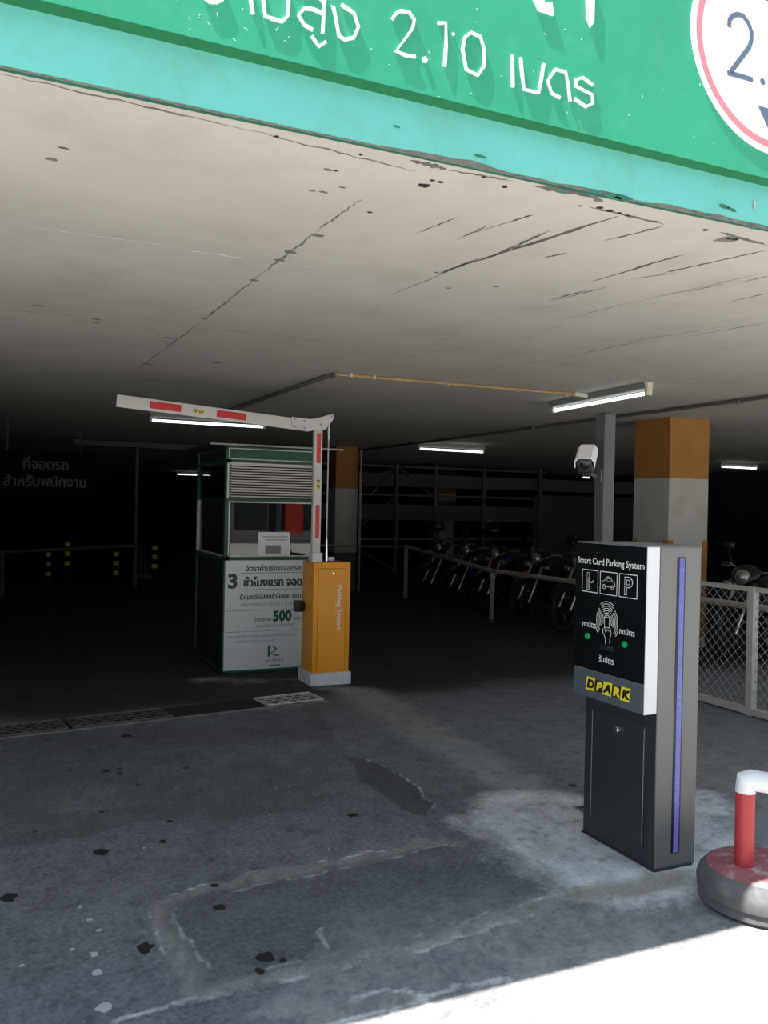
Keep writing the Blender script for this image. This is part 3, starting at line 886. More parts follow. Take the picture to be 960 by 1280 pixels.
# hand with card and waves, fanned out in three directions
hx, hz = 0.227, 1.012
for k in range(7):
    r = 0.028 + 0.0098 * k
    for mid, span in ((1.57, 0.62), (0.15, 0.62), (3.0, 0.62)):
        if k < 6 or mid == 1.57:
            LN([(hx + math.cos(mid + a) * r * 0.92, hz + 0.005 + math.sin(mid + a) * r) for a in np.linspace(-span, span, 9)], 0.0024)
    for mid in (-0.55, 3.69):
        if k in (4, 5, 6): LN([(hx + math.cos(mid + a) * r * 0.92, hz + 0.005 + math.sin(mid + a) * r) for a in np.linspace(-.18, .18, 5)], 0.0024)
LN([(hx - .016, hz - .022), (hx - .016, hz + .024), (hx + .016, hz + .024), (hx + .016, hz - .022)], 0.003, True)
LN([(hx - .026, hz - .028), (hx - .024, hz - .05), (hx - .010, hz - .066), (hx - .006, hz - .095)], 0.0025)
LN([(hx + .024, hz - .022), (hx + .03, hz - .045), (hx + .022, hz - .07), (hx + .022, hz - .09)], 0.0025)
LN([(hx - .016, hz - .024), (hx - .006, hz - .044), (hx + .006, hz - .03), (hx + .016, hz - .036)], 0.0022)
L.text('กดบัตร', ft(0.105, 0.976), 0.034, 'CENTER', 0.0003)
L.text('กดบัตร', ft(0.358, 0.976), 0.034, 'CENTER', 0.0003)
L.text('รับบัตร', ft(0.228, 0.834), 0.036, 'CENTER', 0.0003)
L.build('lettering', None, fp)
for x in (0.097, 0.348):
    b = MB(); b.lathe([(0, -0.008), (0.012, -0.008), (0.014, -0.002), (0.014, 0)], (HU - 0.003, 3.242 - x, 0.934), 'X', 18); b.build('button', M['btn'], fp)
b = MB(); b.rbox((HU - 0.006, 3.242 - 0.27, 0.888), (HU - 0.002, 3.242 - 0.185, 0.912), 0.003); b.build('card_slot', M['black'], fp)
# logo of alternating tiles
L = MB()
for k, ch in enumerate('DPARK'):
    x0 = 0.098 + k * 0.0585
    top, bot, sh = 0.748, 0.697, 0.008
    L.use(M['print_yellow'] if k % 2 == 0 else M['print_black'])
    g = 0.004 if k % 2 == 0 else 0.0
    L.prism([(x0 - sh, bot - g), (x0 + 0.0585 - sh, bot - g), (x0 + 0.0585, top + g), (x0, top + g)], ft(0, 0), 0.0004)
    L.use(M['print_black'] if k % 2 == 0 else M['print_yellow'])
    L.text(ch, ft(x0 + 0.024, bot + 0.008) @ Matrix.Translation((0, 0, 0.0008)), 0.050, 'CENTER', 0.0034, sx=1.3, shear=0.2)
L.build('logo', None, band)
b = MB(); b.rbox((2.627, BV - 0.003, 0.060), (2.673, BV + 0.002, 1.314), 0.002, 1); ls_ = b.build('light_channel', M['black'], tm)
b = MB(); b.rbox((2.636, BV - 0.006, 0.064), (2.664, BV - 0.002, 1.310), 0.002, 1); b.build('light_strip', M['led'], ls_)
b = MB(); b.rbox((BU - 0.01, BV - 0.012, 0.0), (2.74, 3.245, 0.008), 0.003); b.build('base_plate', M['machine_dark'], tm)

# ---- camera pole and camera behind the machine
po = thing('camera_pole', (2.77, 3.435, 0), 'square grey steel pole standing behind the ticket machine', 'pole')
b = MB(); b.rbox((2.735, 3.40, 0.0), (2.805, 3.47, 1.985), 0.004, 1); b.build('post', M['pole'], po)
b = MB(); b.box((2.737, 3.402, 1.985), (2.803, 3.468, 1.989)); b.build('cap', M['machine_dark'], po)
b = MB(); b.rbox((2.69, 3.36, 0.0), (2.85, 3.51, 0.012), 0.003); b.build('base_plate', M['steel'], po)
cc = thing('security_camera', (2.735, 3.43, 1.70), 'white bullet security camera on the side of the grey pole', 'camera')
CT = Matrix.Translation((2.605, 3.37, 1.755)) @ Euler((0, 0, math.radians(-133)), 'XYZ').to_matrix().to_4x4() @ Euler((0, math.radians(26), 0), 'XYZ').to_matrix().to_4x4()
b = MB(); b.rbox((-0.075, -0.040, -0.048), (0.080, 0.040, 0.03), 0.012, 3, CT); b.build('body', M['black'], cc)
b = MB()
prof = [(-0.047, -0.012), (-0.047, 0.018), (-0.032, 0.038), (0.032, 0.038), (0.047, 0.018), (0.047, -0.012), (0.0435, -0.012), (0.0435, 0.016), (0.030, 0.0345), (-0.030, 0.0345), (-0.0435, 0.016), (-0.0435, -0.012)]
b.prism(prof, CT @ frame((-0.085, 0, 0), (0, 1, 0), (0, 0, 1)), 0.175); b.build('sunshield', M['cam_white'], cc)
b = MB(); b.lathe([(0, 0.083), (0.012, 0.083), (0.022, 0.081), (0.026, 0.078)], CT.translation, 'X', 20, CT.to_3x3()); b.build('lens', M['black_gloss'], cc)
b = MB(); b.tube([(2.737, 3.435, 1.675), (2.70, 3.43, 1.675), (2.65, 3.40, 1.69), (2.63, 3.395, 1.715)], 0.010, 10); b.rbox((2.722, 3.405, 1.645), (2.735, 3.465, 1.71), 0.003); b.build('bracket', M['pole'], cc)

# ================================================================== BARRIER GATE
bg_ = thing('barrier_gate', (2.59, 6.84, 0), 'orange barrier cabinet with folded white boom arm with red stripes', 'barrier')
CU0, CU1, CV0, CV1 = 2.424, 2.755, 6.70, 6.98
b = MB(); b.rbox((2.408, 6.68, 0), (2.77, 7.0, 0.104), 0.004, 1); b.build('plinth', M['plinth'], bg_)
b = MB(); b.rbox((CU0, CV0, 0.104), (CU1, CV1, 1.025), 0.005, 2); cab = b.build('cabinet', M['orange'], bg_)
b = MB(); b.rbox((2.467, CV0 - 0.004, 0.125), (2.712, CV0 + 0.002, 0.972), 0.002, 1); dr = b.build('door', M['orange'], bg_)
b = MB()
b.box((2.4645, CV0 - 0.0008, 0.1225), (2.467, CV0 + 0.001, 0.9745)); b.box((2.712, CV0 - 0.0008, 0.1225), (2.7145, CV0 + 0.001, 0.9745))
b.box((2.4645, CV0 - 0.0008, 0.972), (2.7145, CV0 + 0.001, 0.9745))
b.build('door_gap', mat('gap_shadow_paint', (0.12, 0.04, 0.008), 0.8), bg_)  # dark strips paint the shade in the gap round the door
b = MB(); b.lathe([(0, -0.008), (0.007, -0.008), (0.009, 0)], (2.596, CV0 - 0.004, 0.934), 'Y', 14); b.build('lock', M['chrome'], dr)
L = MB(); L.text('Parking System', frame((2.637, CV0 - 0.0045, 0.84), (0, 0, -1), (1, 0, 0)), 0.064, 'LEFT', 0.0004); L.build('lettering', M['print_white'], dr)
b = MB(); b.rbox((CU0 + 0.02, CV0 + 0.03, 1.025), (CU1 - 0.02, CV1 - 0.02, 1.03), 0.002); b.build('top_cover', mat('top_cover_brown', (0.2, 0.07, 0.02), 0.5), bg_)
AV = 6.79
b = MB(); b.rbox((2.425, AV - 0.05, 1.028), (2.515, AV + 0.05, 1.105), 0.006); b.build('arm_holder', M['plinth'], bg_)
MB().rbox((2.60, AV + 0.03, 1.028), (2.655, AV + 0.09, 1.062), 0.004).build('rod_mount', M['plinth'], bg_)
b = MB(); b.rbox((2.432, AV - 0.022, 1.10), (2.504, AV + 0.022, 2.165), 0.004, 2); va = b.build('upright_arm', M['arm_white'], bg_)
AX = 2.468
for z0, z1 in ((1.855, 2.105), (1.225, 1.505)):
    b = MB(); b.box((AX - 0.014, AV - 0.0232, z0), (AX + 0.022, AV - 0.0218, z1)); b.build('red_stripe', M['red_tape'], va)


def hazard_tile(mb, T, w, h):
    for k in range(4):
        mb.use(M['print_black'] if k % 2 == 0 else M['print_yellow'])
        mb.prism([(-w / 2 + w * k / 4, -h / 2), (-w / 2 + w * (k + 1) / 4, -h / 2), (-w / 2 + w * (k + 1) / 4 + .004, h / 2), (-w / 2 + w * k / 4 + .004, h / 2)], T, 0.0006)
    mb.use(M['print_yellow'])
    for k in (0, 2): mb.box((-w / 2 + w * (k + .35) / 4, -h / 4, 0.0006), (-w / 2 + w * (k + .75) / 4, h / 4, 0.001), T)
    mb.use(M['print_black'])
    for k in (1, 3): mb.box((-w / 2 + w * (k + .3) / 4, -h / 4, 0.0006), (-w / 2 + w * (k + .7) / 4, h / 4, 0.001), T)


b = MB(); hazard_tile(b, frame((AX + 0.006, AV - 0.0222, 1.675), (0, 0, -1), (1, 0, 0)), 0.085, 0.026); b.build('logo_sticker', None, va)
# swung horizontal arm
H0 = Vector((2.455, AV - 0.03, 2.155)); H1 = Vector((0.835, AV - 0.03, 2.262))
hx_ = (H1 - H0).normalized(); hz_ = Vector((-hx_.z, 0, hx_.x)) * -1
hz_ = Vector((0, 0, 1)) - hx_ * hx_.z
HA = frame(H0, hx_, hz_)          # local x along arm, y up
LEN = (H1 - H0).length
b = MB(); b.rbox((0.12, -0.047, -0.02), (LEN, 0.047, 0.02), 0.004, 2, HA); ha = b.build('folded_arm', M['arm_white'], bg_)
side = Vector(HA.col[2][:3]); sgn = 1 if side.y < 0 else -1
for x0, x1 in ((0.62, 0.86), (1.14, 1.38)):
    b = MB(); b.box((x0, -0.026, sgn * 0.0202), (x1, 0.03, sgn * 0.0215), HA); b.build('red_stripe', M['red_tape'], ha)
b = MB(); hazard_tile(b, frame(HA @ Vector((1.0, 0.0, sgn * 0.0205)), -hx_, hz_), 0.085, 0.026); b.build('logo_sticker', None, ha)
# hinge plates: joint on the arm, elbow above the upright, lever up to the tie rod
hp = MB()
for zz in (AV - 0.058, AV + 0.024):
    T = frame((0, zz, 0), (1, 0, 0), (0, 0, 1))
    hp.prism([(2.215, 2.225), (2.225, 2.135), (2.385, 2.115), (2.43, 2.135), (2.515, 2.135), (2.575, 2.215), (2.592, 2.245), (2.585, 2.265), (2.565, 2.268), (2.47, 2.235), (2.385, 2.215)], T, -0.004 if zz < AV else 0.004)
hinge = hp.build('elbow_plate', M['arm_white'], bg_, bevel=0.001)
for u, z in ((2.25, 2.21), (2.25, 2.15), (2.33, 2.20), (2.33, 2.14), (2.475, 2.175), (2.57, 2.25)):
    MB().lathe([(0, -0.006), (0.008, -0.006), (0.009, 0)], (u, AV - 0.058, z), 'Y', 10).build('bolt', M['steel'], hinge)
b = MB().use(M['steel']); b.tube([(2.565, AV, 2.25), (2.565, AV, 1.14)], 0.0065, 8)
b.use(M['chrome']); b.tube([(2.565, AV, 2.235), (2.565, AV, 2.06)], 0.010, 8); b.tube([(2.565, AV, 1.22), (2.567, AV, 1.03)], 0.009, 8, radii=[0.007, 0.011])
b.build('tie_rod', None, bg_)
b = MB(); b.rbox((2.335, 6.885, 0.595), (2.41, 6.955, 0.69), 0.008); b.rbox((2.405, 6.90, 0.615), (2.426, 6.94, 0.67), 0.003); b.build('sensor_box', M['black'], bg_)

# ================================================================== TICKET BOOTH
BU0, BU1, BV0, BV1 = 1.85, 2.72, 7.42, 8.60
bo = thing('ticket_booth', (2.28, 8.0, 0), 'dark green ticket booth with white price board and louvred front', 'booth')
b = MB()
for u in (BU0, BU1 - 0.05):
    for v in (BV0, BV1 - 0.05): b.box((u, v, 0.0), (u + 0.05, v + 0.05, 2.0))
for z0, z1 in ((0.0, 0.03), (0.998, 1.036), (1.525, 1.55), (1.86, 1.89), (1.985, 2.005)):
    b.box((BU0, BV0 + 0.002, z0), (BU1, BV0 + 0.045, z1)); b.box((BU0, BV1 - 0.045, z0), (BU1, BV1 - 0.002, z1))
    if not 1.5 < z0 < 1.6: b.box((BU0 + 0.002, BV0, z0), (BU0 + 0.045, BV1, z1))
    b.box((BU1 - 0.045, BV0, z0), (BU1 - 0.002, BV1, z1))
b.build('frame', M['booth_green'], bo)
for a, c in (((BU0 + 0.015, BV0 + 0.05, 0.02), (BU0 + 0.03, BV1 - 0.05, 1.0)), ((BU1 - 0.03, BV0 + 0.05, 0.02), (BU1 - 0.015, BV1 - 0.05, 1.0)),
             ((BU0 + 0.05, BV1 - 0.03, 0.02), (BU1 - 0.05, BV1 - 0.015, 1.0)), ((BU0 + 0.015, BV0 + 0.05, 1.89), (BU0 + 0.03, BV1 - 0.05, 1.985)),
             ((BU1 - 0.03, BV0 + 0.05, 1.55), (BU1 - 0.015, BV1 - 0.05, 2.0)), ((BU0 + 0.05, BV0 + 0.10, 1.55), (BU1 - 0.05, BV0 + 0.105, 1.86))):
    MB().box(a, c).build('wall_panel', M['booth_dark'], bo)
b = MB(); b.box((1.72, 7.40, 2.012), (2.92, 8.72, 2.030)); rf_ = b.build('roof', M['booth_dark'], bo)  # sheet coloured dark for its shaded sides, only the front edge stays bright
b = MB(); b.rbox((1.70, 7.385, 2.010), (2.94, 7.402, 2.028), 0.003, 1); b.build('roof_edge', M['roof'], rf_)
# upper sign panel
b = MB(); b.box((1.875, BV0 - 0.003, 1.895), (2.70, BV0 + 0.02, 1.99)); hd = b.build('upper_panel', M['booth_green'], bo)
b = MB()
for z0, z1 in ((1.893, 1.900), (1.984, 1.991)): b.box((1.872, BV0 - 0.006, z0), (2.70, BV0 - 0.003, z1))
for u in (1.872, 2.694): b.box((u, BV0 - 0.006, 1.893), (u + 0.006, BV0 - 0.003, 1.991))
b.build('border', M['alu'], hd)
# louvre
b = MB()
for k in range(13):
    z = 1.560 + k * 0.0232
    b.prism([(0, 0), (0.004, 0), (-0.008, 0.0115), (-0.012, 0.0115)], frame((1.878, BV0 + 0.008, z), (0, 1, 0), (0, 0, 1)), 0.815)
lv = b.build('louvre_slats', mat('louvre_slat_paint', (0.8, 0.77, 0.72), 0.5, var=0.03), bo)
b = MB()
b.box((1.862, BV0 - 0.012, 1.552), (1.876, BV0 + 0.01, 1.862)); b.box((2.694, BV0 - 0.012, 1.552), (2.708, BV0 + 0.01, 1.862)); b.box((1.862, BV0 - 0.012, 1.852), (2.708, BV0 + 0.01, 1.864))
b.build('louvre_frame', M['alu'], bo)
# front window
b = MB(); b.box((1.885, BV0 + 0.006, 1.04), (2.70, BV0 + 0.011, 1.52)); b.build('window_pane', GLASS, bo)
b = MB()
b.box((1.880, BV0 - 0.008, 1.032), (2.705, BV0 + 0.014, 1.042)); b.box((1.880, BV0 - 0.008, 1.512), (2.705, BV0 + 0.014, 1.522))
b.box((1.880, BV0 - 0.008, 1.032), (1.889, BV0 + 0.014, 1.522)); b.box((2.696, BV0 - 0.008, 1.032), (2.705, BV0 + 0.014, 1.522))
b.build('window_frame', M['alu'], bo)
b = MB(); b.box((BU0 + 0.02, BV0 + 0.06, 1.04), (BU0 + 0.025, BV1 - 0.06, 1.86)); b.build('side_pane', GLASS_SIDE, bo)
b = MB(); b.box((BU0 - 0.006, BV1 - 0.075, 1.03), (BU0 + 0.03, BV1 - 0.062, 1.53)); b.box((BU0 - 0.004, BV0 + 0.06, 1.03), (BU0 + 0.03, BV1 - 0.06, 1.042)); b.build('side_window_frame', M['alu'], bo)
b = MB(); b.box((BU0 + 0.05, 7.55, 0.96), (BU1 - 0.05, 7.95, 0.99)); b.build('counter', M['booth_dark'], bo)
b = MB(); b.box((BU0 + 0.05, BV1 - 0.028, 1.036), (BU1 - 0.05, BV1 - 0.022, 1.525)); b.build('back_panel', M['booth_dark'], bo)
b = MB(); b.box((BU0 + 0.05, BV1 - 0.028, 1.55), (BU1 - 0.05, BV1 - 0.023, 1.86)); b.build('back_pane', GLASS_SIDE, bo)
# price board
b = MB(); b.box((1.858, BV0 - 0.012, 0.028), (2.715, BV0 - 0.002, 1.0)); pbd = b.build('price_board', M['board'], bo)
b = MB()
b.box((1.848, BV0 - 0.013, 0.015), (2.72, BV0 - 0.002, 0.030)); b.box((1.846, BV0 - 0.013, 0.015), (1.858, BV0 - 0.002, 1.0))
b.build('board_edge', M['print_dgreen'] if False else mat('board_edge_green', (0.02, 0.16, 0.09), 0.5), pbd)
BT = lambda u, z: frame((u, BV0 - 0.0125, z), (1, 0, 0), (0, 0, 1))
L = MB().use(M['print_dgreen'])
for dx in (-0.0012, 0.0012): L.text('อัตราค่าบริการจอดรถ', BT(2.30 + dx, 0.905) @ Matrix.Translation((0, 0, dx * 0.12 + 0.0006)), 0.066, 'CENTER', 0.0009, sx=0.93)
L.box((2.01, BV0 - 0.0128, 0.886), (2.59, BV0 - 0.0124, 0.890))
for dx in (-0.004, -0.0013, 0.0013, 0.004): L.text('ชั่วโมงแรก จอดฟรี', BT(2.022 + dx, 0.770) @ Matrix.Translation((0, 0, dx * 0.12 + 0.0006)), 0.102, 'LEFT', 0.0013, sx=0.88)
for dx in (-0.0012, 0.0012): L.text('ชั่วโมงต่อไปคิดชั่วโมงละ 10 บาท', BT(1.99 + dx, 0.655) @ Matrix.Translation((0, 0, dx * 0.12 + 0.0006)), 0.060, 'LEFT', 0.0008, sx=0.84)
L.text('บัตรหาย', BT(2.12, 0.455), 0.050, 'LEFT', 0.0006)
L.text('บาท', BT(2.49, 0.455), 0.046, 'LEFT', 0.0006)
for z in (0.738, 0.553, 0.366): L.box((1.858, BV0 - 0.0128, z), (2.715, BV0 - 0.0124, z + 0.003))
L.use(M['print_green'])
for dx in (-0.004, 0.004): L.text('3', BT(1.884 + dx, 0.758) @ Matrix.Translation((0, 0, dx * 0.12 + 0.0006)), 0.175, 'LEFT', 0.006)
L.text('500', BT(2.30, 0.455), 0.125, 'LEFT', 0.0055, sx=0.93)
L.use(M['print_grey'])
L.text('เศษของชั่วโมง คิดเป็น 1 ชั่วโมง', BT(2.0, 0.595), 0.042, 'LEFT', 0.0, sx=1.0)
L.text('กรุณาติดต่อ เจ้าหน้าที่', BT(2.14, 0.40), 0.042, 'LEFT', 0.0)
L.text('ขอสงวนสิทธิ์ในการเปลี่ยนแปลงอัตราค่าบริการจอดรถ', BT(1.88, 0.315), 0.031, 'LEFT', 0.0)
L.text('โดยไม่ต้องแจ้งให้ทราบล่วงหน้า', BT(1.95, 0.270), 0.031, 'LEFT', 0.0)
L.use(M['print_green'])
L.ribbon([(2.268, 0.232), (2.268, 0.135)], 0.018, BT(0, 0), 0.0004)
L.ribbon([(2.268, 0.228), (2.31, 0.226), (2.336, 0.205), (2.318, 0.180), (2.285, 0.168), (2.315, 0.152), (2.35, 0.141), (2.375, 0.145)], [0.006, 0.01, 0.016, 0.012, 0.008, 0.013, 0.01, 0.003], BT(0, 0), 0.0004)
L.use(M['print_grey']); L.text('LIFE', BT(2.298, 0.082), 0.040, 'RIGHT', 0.0); L.use(M['print_black']); L.text('STYLE', BT(2.302, 0.082), 0.040, 'LEFT', 0.0004)
L.text('BY PARK PLAZA' if False else 'COMMUNITY', BT(2.308, 0.046), 0.022, 'CENTER', 0.0003) if False else None
L.box((2.23, BV0 - 0.0128, 0.052), (2.24, BV0 - 0.0124, 0.060)); L.box((2.275, BV0 - 0.0128, 0.052), (2.325, BV0 - 0.0124, 0.060)); L.box((2.33, BV0 - 0.0128, 0.052), (2.38, BV0 - 0.0124, 0.060))
L.build('lettering', None, pbd)
# notice sheet taped inside the pane
nt_ = thing('paper_notice', (2.30, BV0 + 0.004, 1.043), 'white paper notice taped on the booth window', 'notice')
b = MB(); b.box((2.155, BV0 + 0.0005, 1.043), (2.452, BV0 + 0.002, 1.252)); b.build('sheet', M['paper'], nt_)
L = MB().use(M['print_grey'])
for z, u0, u1 in ((1.205, 2.20, 2.43), (1.178, 2.23, 2.41)):
    u = u0
    while u < u1: L.box((u, BV0 - 0.0002, z), (u + 0.013, BV0 + 0.0004, z + 0.010)); u += 0.018
L.box((2.22, BV0 - 0.0002, 1.06), (2.365, BV0 + 0.0004, 1.135))
L.build('printing', None, nt_)

# ================================================================== LAMPS AND CONDUITS
def lamp(p0, p1, ztop, label, ribbed=False, lit=True):
    p0 = Vector(p0); p1 = Vector(p1)
    d = (p1 - p0).normalized(); s = Vector((-d.y, d.x, 0))
    mid = (p0 + p1) / 2
    o = thing('fluorescent_lamp', (mid.x, mid.y, ztop), label, 'lamp', group='ceiling fluorescent lamps')
    T = frame((p0.x, p0.y, ztop), s, (0, 0, 1)) if s.cross(Vector((0, 0, 1))).dot(d) > 0 else frame((p0.x, p0.y, ztop), -s, (0, 0, 1))
    ln = (p1 - p0).length
    b = MB()
    if ribbed:
        pr_ = [(-0.045, 0), (-0.05, -0.012), (-0.043, -0.018), (-0.048, -0.03), (-0.04, -0.036), (-0.044, -0.048), (-0.025, -0.058), (0.025, -0.058), (0.044, -0.048), (0.04, -0.036), (0.048, -0.03), (0.043, -0.018), (0.05, -0.012), (0.045, 0)]
    else: pr_ = [(-0.03, 0), (-0.035, -0.03), (-0.018, -0.05), (0.018, -0.05), (0.035, -0.03), (0.03, 0)]
    b.prism(pr_, T, ln); b.build('housing', M['lamp_body'], o)
    zt = -0.085
    a = T @ Vector((0, zt, 0.03)); c = T @ Vector((0, zt, ln - 0.03))
    b = MB(); b.tube([a, c], 0.015, 12); b.build('tube', M['tube'] if lit else M['lamp_body'], o)
    for z0 in (0.0, ln - 0.035):
        b = MB(); b.rbox((-0.026, zt - 0.022, z0 - (0.008 if ribbed else 0)), (0.026, 0.0, z0 + 0.03), 0.006, 2, T); b.build('lamp_holder', M['lamp_cap'], o)
    return o


lamp((4.80, 5.42, 0), (4.92, 6.90, 0), ZC, 'ribbed fluorescent lamp lit on the ceiling above the camera pole', ribbed=True)
def lamp_px(a, b_, ztube, label):
    A = on_plane(*a, Z=ztube); B = on_plane(*b_, Z=ztube)
    d = (B - A); d.z = 0
    V = (A.y + B.y) / 2
    return lamp((A.x, V, 0), (B.x, V, 0), ztube + 0.085, label)
o = lamp_px((187, 525), (331, 534), 2.44, 'lit fluorescent lamp seen just under the folded white boom arm')
lamp_px((521, 561), (607, 565), 2.44, 'lit fluorescent lamp over the parked motorcycles, left of the pole')
lamp_px((907, 583), (939, 586), 2.44, 'small lit fluorescent lamp right of the orange and white column')
lamp_px((721, 597), (744, 597), 2.44, 'tiny lit fluorescent lamp showing just under the security camera')
lamp_px((219, 593), (266, 594), 2.44, 'distant lit fluorescent lamp beside and through the booth side window')

cdt = thing('conduit', (2.43, 6.3, ZC), 'yellowed pipe along the ceiling to the ribbed lamp', 'conduit')
b = MB(); b.tube([(2.43, 6.30, ZC - 0.016), (4.80, 6.22, ZC - 0.016)], 0.014, 8); b.build('pipe', M['pvc'], cdt)
for u in (2.55, 2.75, 3.42, 4.1, 4.62): MB().rbox((u - 0.008, 6.26, ZC - 0.034), (u + 0.008, 6.32, ZC - 0.0005), 0.003).build('clip', M['lamp_cap'], cdt)
MB().rbox((4.66, 6.20, ZC - 0.035), (4.80, 6.245, ZC - 0.0005), 0.004).build('coupling', M['lamp_cap'], cdt)
c2 = thing('conduit', (2.43, 7.5, ZC), 'grey pipe turning along the ceiling towards the booth', 'conduit')
b = MB(); b.tube([(2.43, 6.29, ZC - 0.016), (2.40, 6.45, ZC - 0.018), (2.36, 9.9, ZC - 0.018)], 0.02, 8); b.build('pipe', M['pvc_grey'], c2)
c3 = thing('conduit', (6.14, 9, ZC), 'dark pipe along the ceiling in front of the column', 'conduit')
b = MB(); b.tube([(6.13, 3.0, ZC - 0.02), (6.16, 17, ZC - 0.02)], 0.018, 8); b.build('pipe', M['pvc_grey'], c3)
for v in (4.4, 5.74, 5.8, 7.6, 9.0): MB().rbox((6.11, v - 0.01, ZC - 0.045), (6.18, v + 0.01, ZC - 0.001), 0.003).build('clip', M['pvc_grey'], c3)

# ================================================================== FENCES AND RAILS
fe = thing('chain_link_fence', (5.16, 4.7, 0), 'cream framed chain link fence right of the ticket machine', 'fence')
FV0, FV1, FU, FZ = 2.4, 6.62, 5.16, 0.955
for v in (2.5, 4.66): b = MB(); b.rbox((FU - 0.03, v - 0.03, 0), (FU + 0.03, v + 0.03, FZ + 0.005), 0.004, 1); b.build('post', M['fence'], fe)
b = MB().use(M['fence']); b.tube([(FU, FV1, 0), (FU, FV1, 1.10)], 0.024, 12); b.build('end_post', None, fe)
b = MB(); b.rbox((FU - 0.018, FV0, FZ - 0.03), (FU + 0.018, FV1, FZ + 0.005), 0.003, 1); b.build('top_rail', M['fence'], fe)
b = MB(); b.rbox((FU - 0.025, FV0, 0.01), (FU + 0.025, FV1, 0.06), 0.003, 1); b.build('bottom_rail', M['fence'], fe)
w = MB()
pit_ = 0.078
zl, zh = 0.06, FZ - 0.03
c0 = FV0 - (zh - zl)
while c0 < FV1:
    for sgn_ in (1, -1):
        # line v = c0 + sgn*(z-zl) (+ height when leaning back)
        a = [c0 if sgn_ > 0 else c0 + (zh - zl), zl]; e = [c0 + (zh - zl) if sgn_ > 0 else c0, zh]
        pts = []
        for q in (a, e):
            pts.append(q[:])
        def clip(v): return a[1] + (v - a[0]) * (e[1] - a[1]) / (e[0] - a[0])
        lo, hi = (0, 1) if pts[0][0] < pts[1][0] else (1, 0)
        if pts[lo][0] < FV0: pts[lo] = [FV0, clip(FV0)]
        if pts[hi][0] > FV1: pts[hi] = [FV1, clip(FV1)]
        if pts[hi][0] - pts[lo][0] > 0.01:
            w.tube([(FU + 0.002 * sgn_, pts[0][0], pts[0][1]), (FU + 0.002 * sgn_, pts[1][0], pts[1][1])], 0.0021, 4, cap=False)
    c0 += pit_
w.build('wire_mesh', M['wire'], fe)

ra = thing('parking_rail', (6.05, 9, 0), 'low tubular rail in front of the row of motorcycles', 'rail')
rp = [(6.04, 12.40, 0.875), (6.0, 9.68, 0.685), (6.05, 7.9, 0.692), (6.05, 5.2, 0.695), (6.05, 3.2, 0.695)]
b = MB(); b.tube(rp, 0.03, 10); b.build('top_rail', M['rail'], ra)
for u, v, h in ((6.04, 12.36, 0.90), (6.0, 9.68, 0.69), (6.05, 7.0, 0.69), (6.05, 4.0, 0.69)):
    b = MB().use(M['rail']); b.tube([(u, v, 0.02), (u, v, h)], 0.033, 10); b.use(M['rust']); b.tube([(u, v, 0), (u, v, 0.05)], 0.038, 10); b.build('post', None, ra)
r2 = thing('parking_rail', (4.6, 14, 0), 'thin full height post with side rail beside the orange topped column', 'rail')
b = MB(); b.tube([(5.87, 13.9, 0), (5.87, 13.9, 2.50)], 0.024, 8); b.build('post', M['rail'], r2)
b = MB(); b.tube([(4.6, 13.9, 0.82), (5.87, 13.9, 0.80), (6.03, 12.5, 0.86)], 0.018, 8); b.build('side_rail', M['rail'], r2)
b = MB(); b.tube([(4.62, 13.9, 0), (4.62, 13.9, 0.86)], 0.022, 8); b.build('short_post', M['rail'], r2)

pf = thing('portal_frame', (1.2, 15.1, 0), 'tall thin steel portal frame with low rail in the dark left lane', 'frame')
b = MB(); b.tube([(2.25, 15.3, 0), (2.25, 15.3, 2.47)], 0.035, 8); b.build('post', M['frame_dark'], pf)
b = MB(); b.box((1.2, 15.27, 2.44), (3.3, 15.33, 2.53)); b.build('top_beam', M['frame_dark'], pf)
b = MB(); b.tube([(-1.0, 14.4, 0.66), (0.14, 14.47, 0.68), (2.25, 15.3, 0.74)], 0.028, 8); b.build('low_rail', M['frame_dark'], pf)
b = MB(); b.tube([(0.14, 14.47, 0), (0.14, 14.47, 0.68)], 0.03, 8); b.build('short_post', M['frame_dark'], pf)

bol = [((60, 705), 'yellow banded black bollard, first from the left edge'), ((84, 692), 'yellow banded black bollard crossing the low rail'), ((145, 704), 'yellow banded black bollard left of the portal post'), ((193, 696), 'yellow banded black bollard right of the portal post')]
for (x, y), lab in bol:
    p = on_plane(x, y, V=16.6)
    o = thing('bollard', (p.x, p.y, 0), lab, 'bollard', group='yellow banded bollards')
    top = p.z + 0.26
    b = MB(); b.lathe([(0, 0), (0.05, 0), (0.05, top - 0.02), (0.035, top), (0, top)], (p.x, p.y, 0), 'Z', 14); b.build('post', M['bollard'], o)
    for k in (-1, 0, 1):
        z = p.z + k * 0.175
        b = MB(); b.lathe([(0.0505, z - 0.04), (0.0525, z - 0.04), (0.0525, z + 0.04), (0.0505, z + 0.04)], (p.x, p.y, 0), 'Z', 14); b.build('band', M['yellow_band'], o)
gr = thing('bar_gate', (2.55, 16.3, 0), 'small grey upright bar gate beside the portal post', 'gate')
for k, u in enumerate((2.42, 2.50, 2.58, 2.66)):
    b = MB(); b.tube([(u, 16.3, 0.05), (u, 16.3, 0.72 - 0.03 * k)], 0.014, 6); b.build('bar', M['frame_dark'], gr)
b = MB(); b.box((2.38, 16.28, 0.1), (2.70, 16.32, 0.14)); b.build('cross_bar', M['frame_dark'], gr)

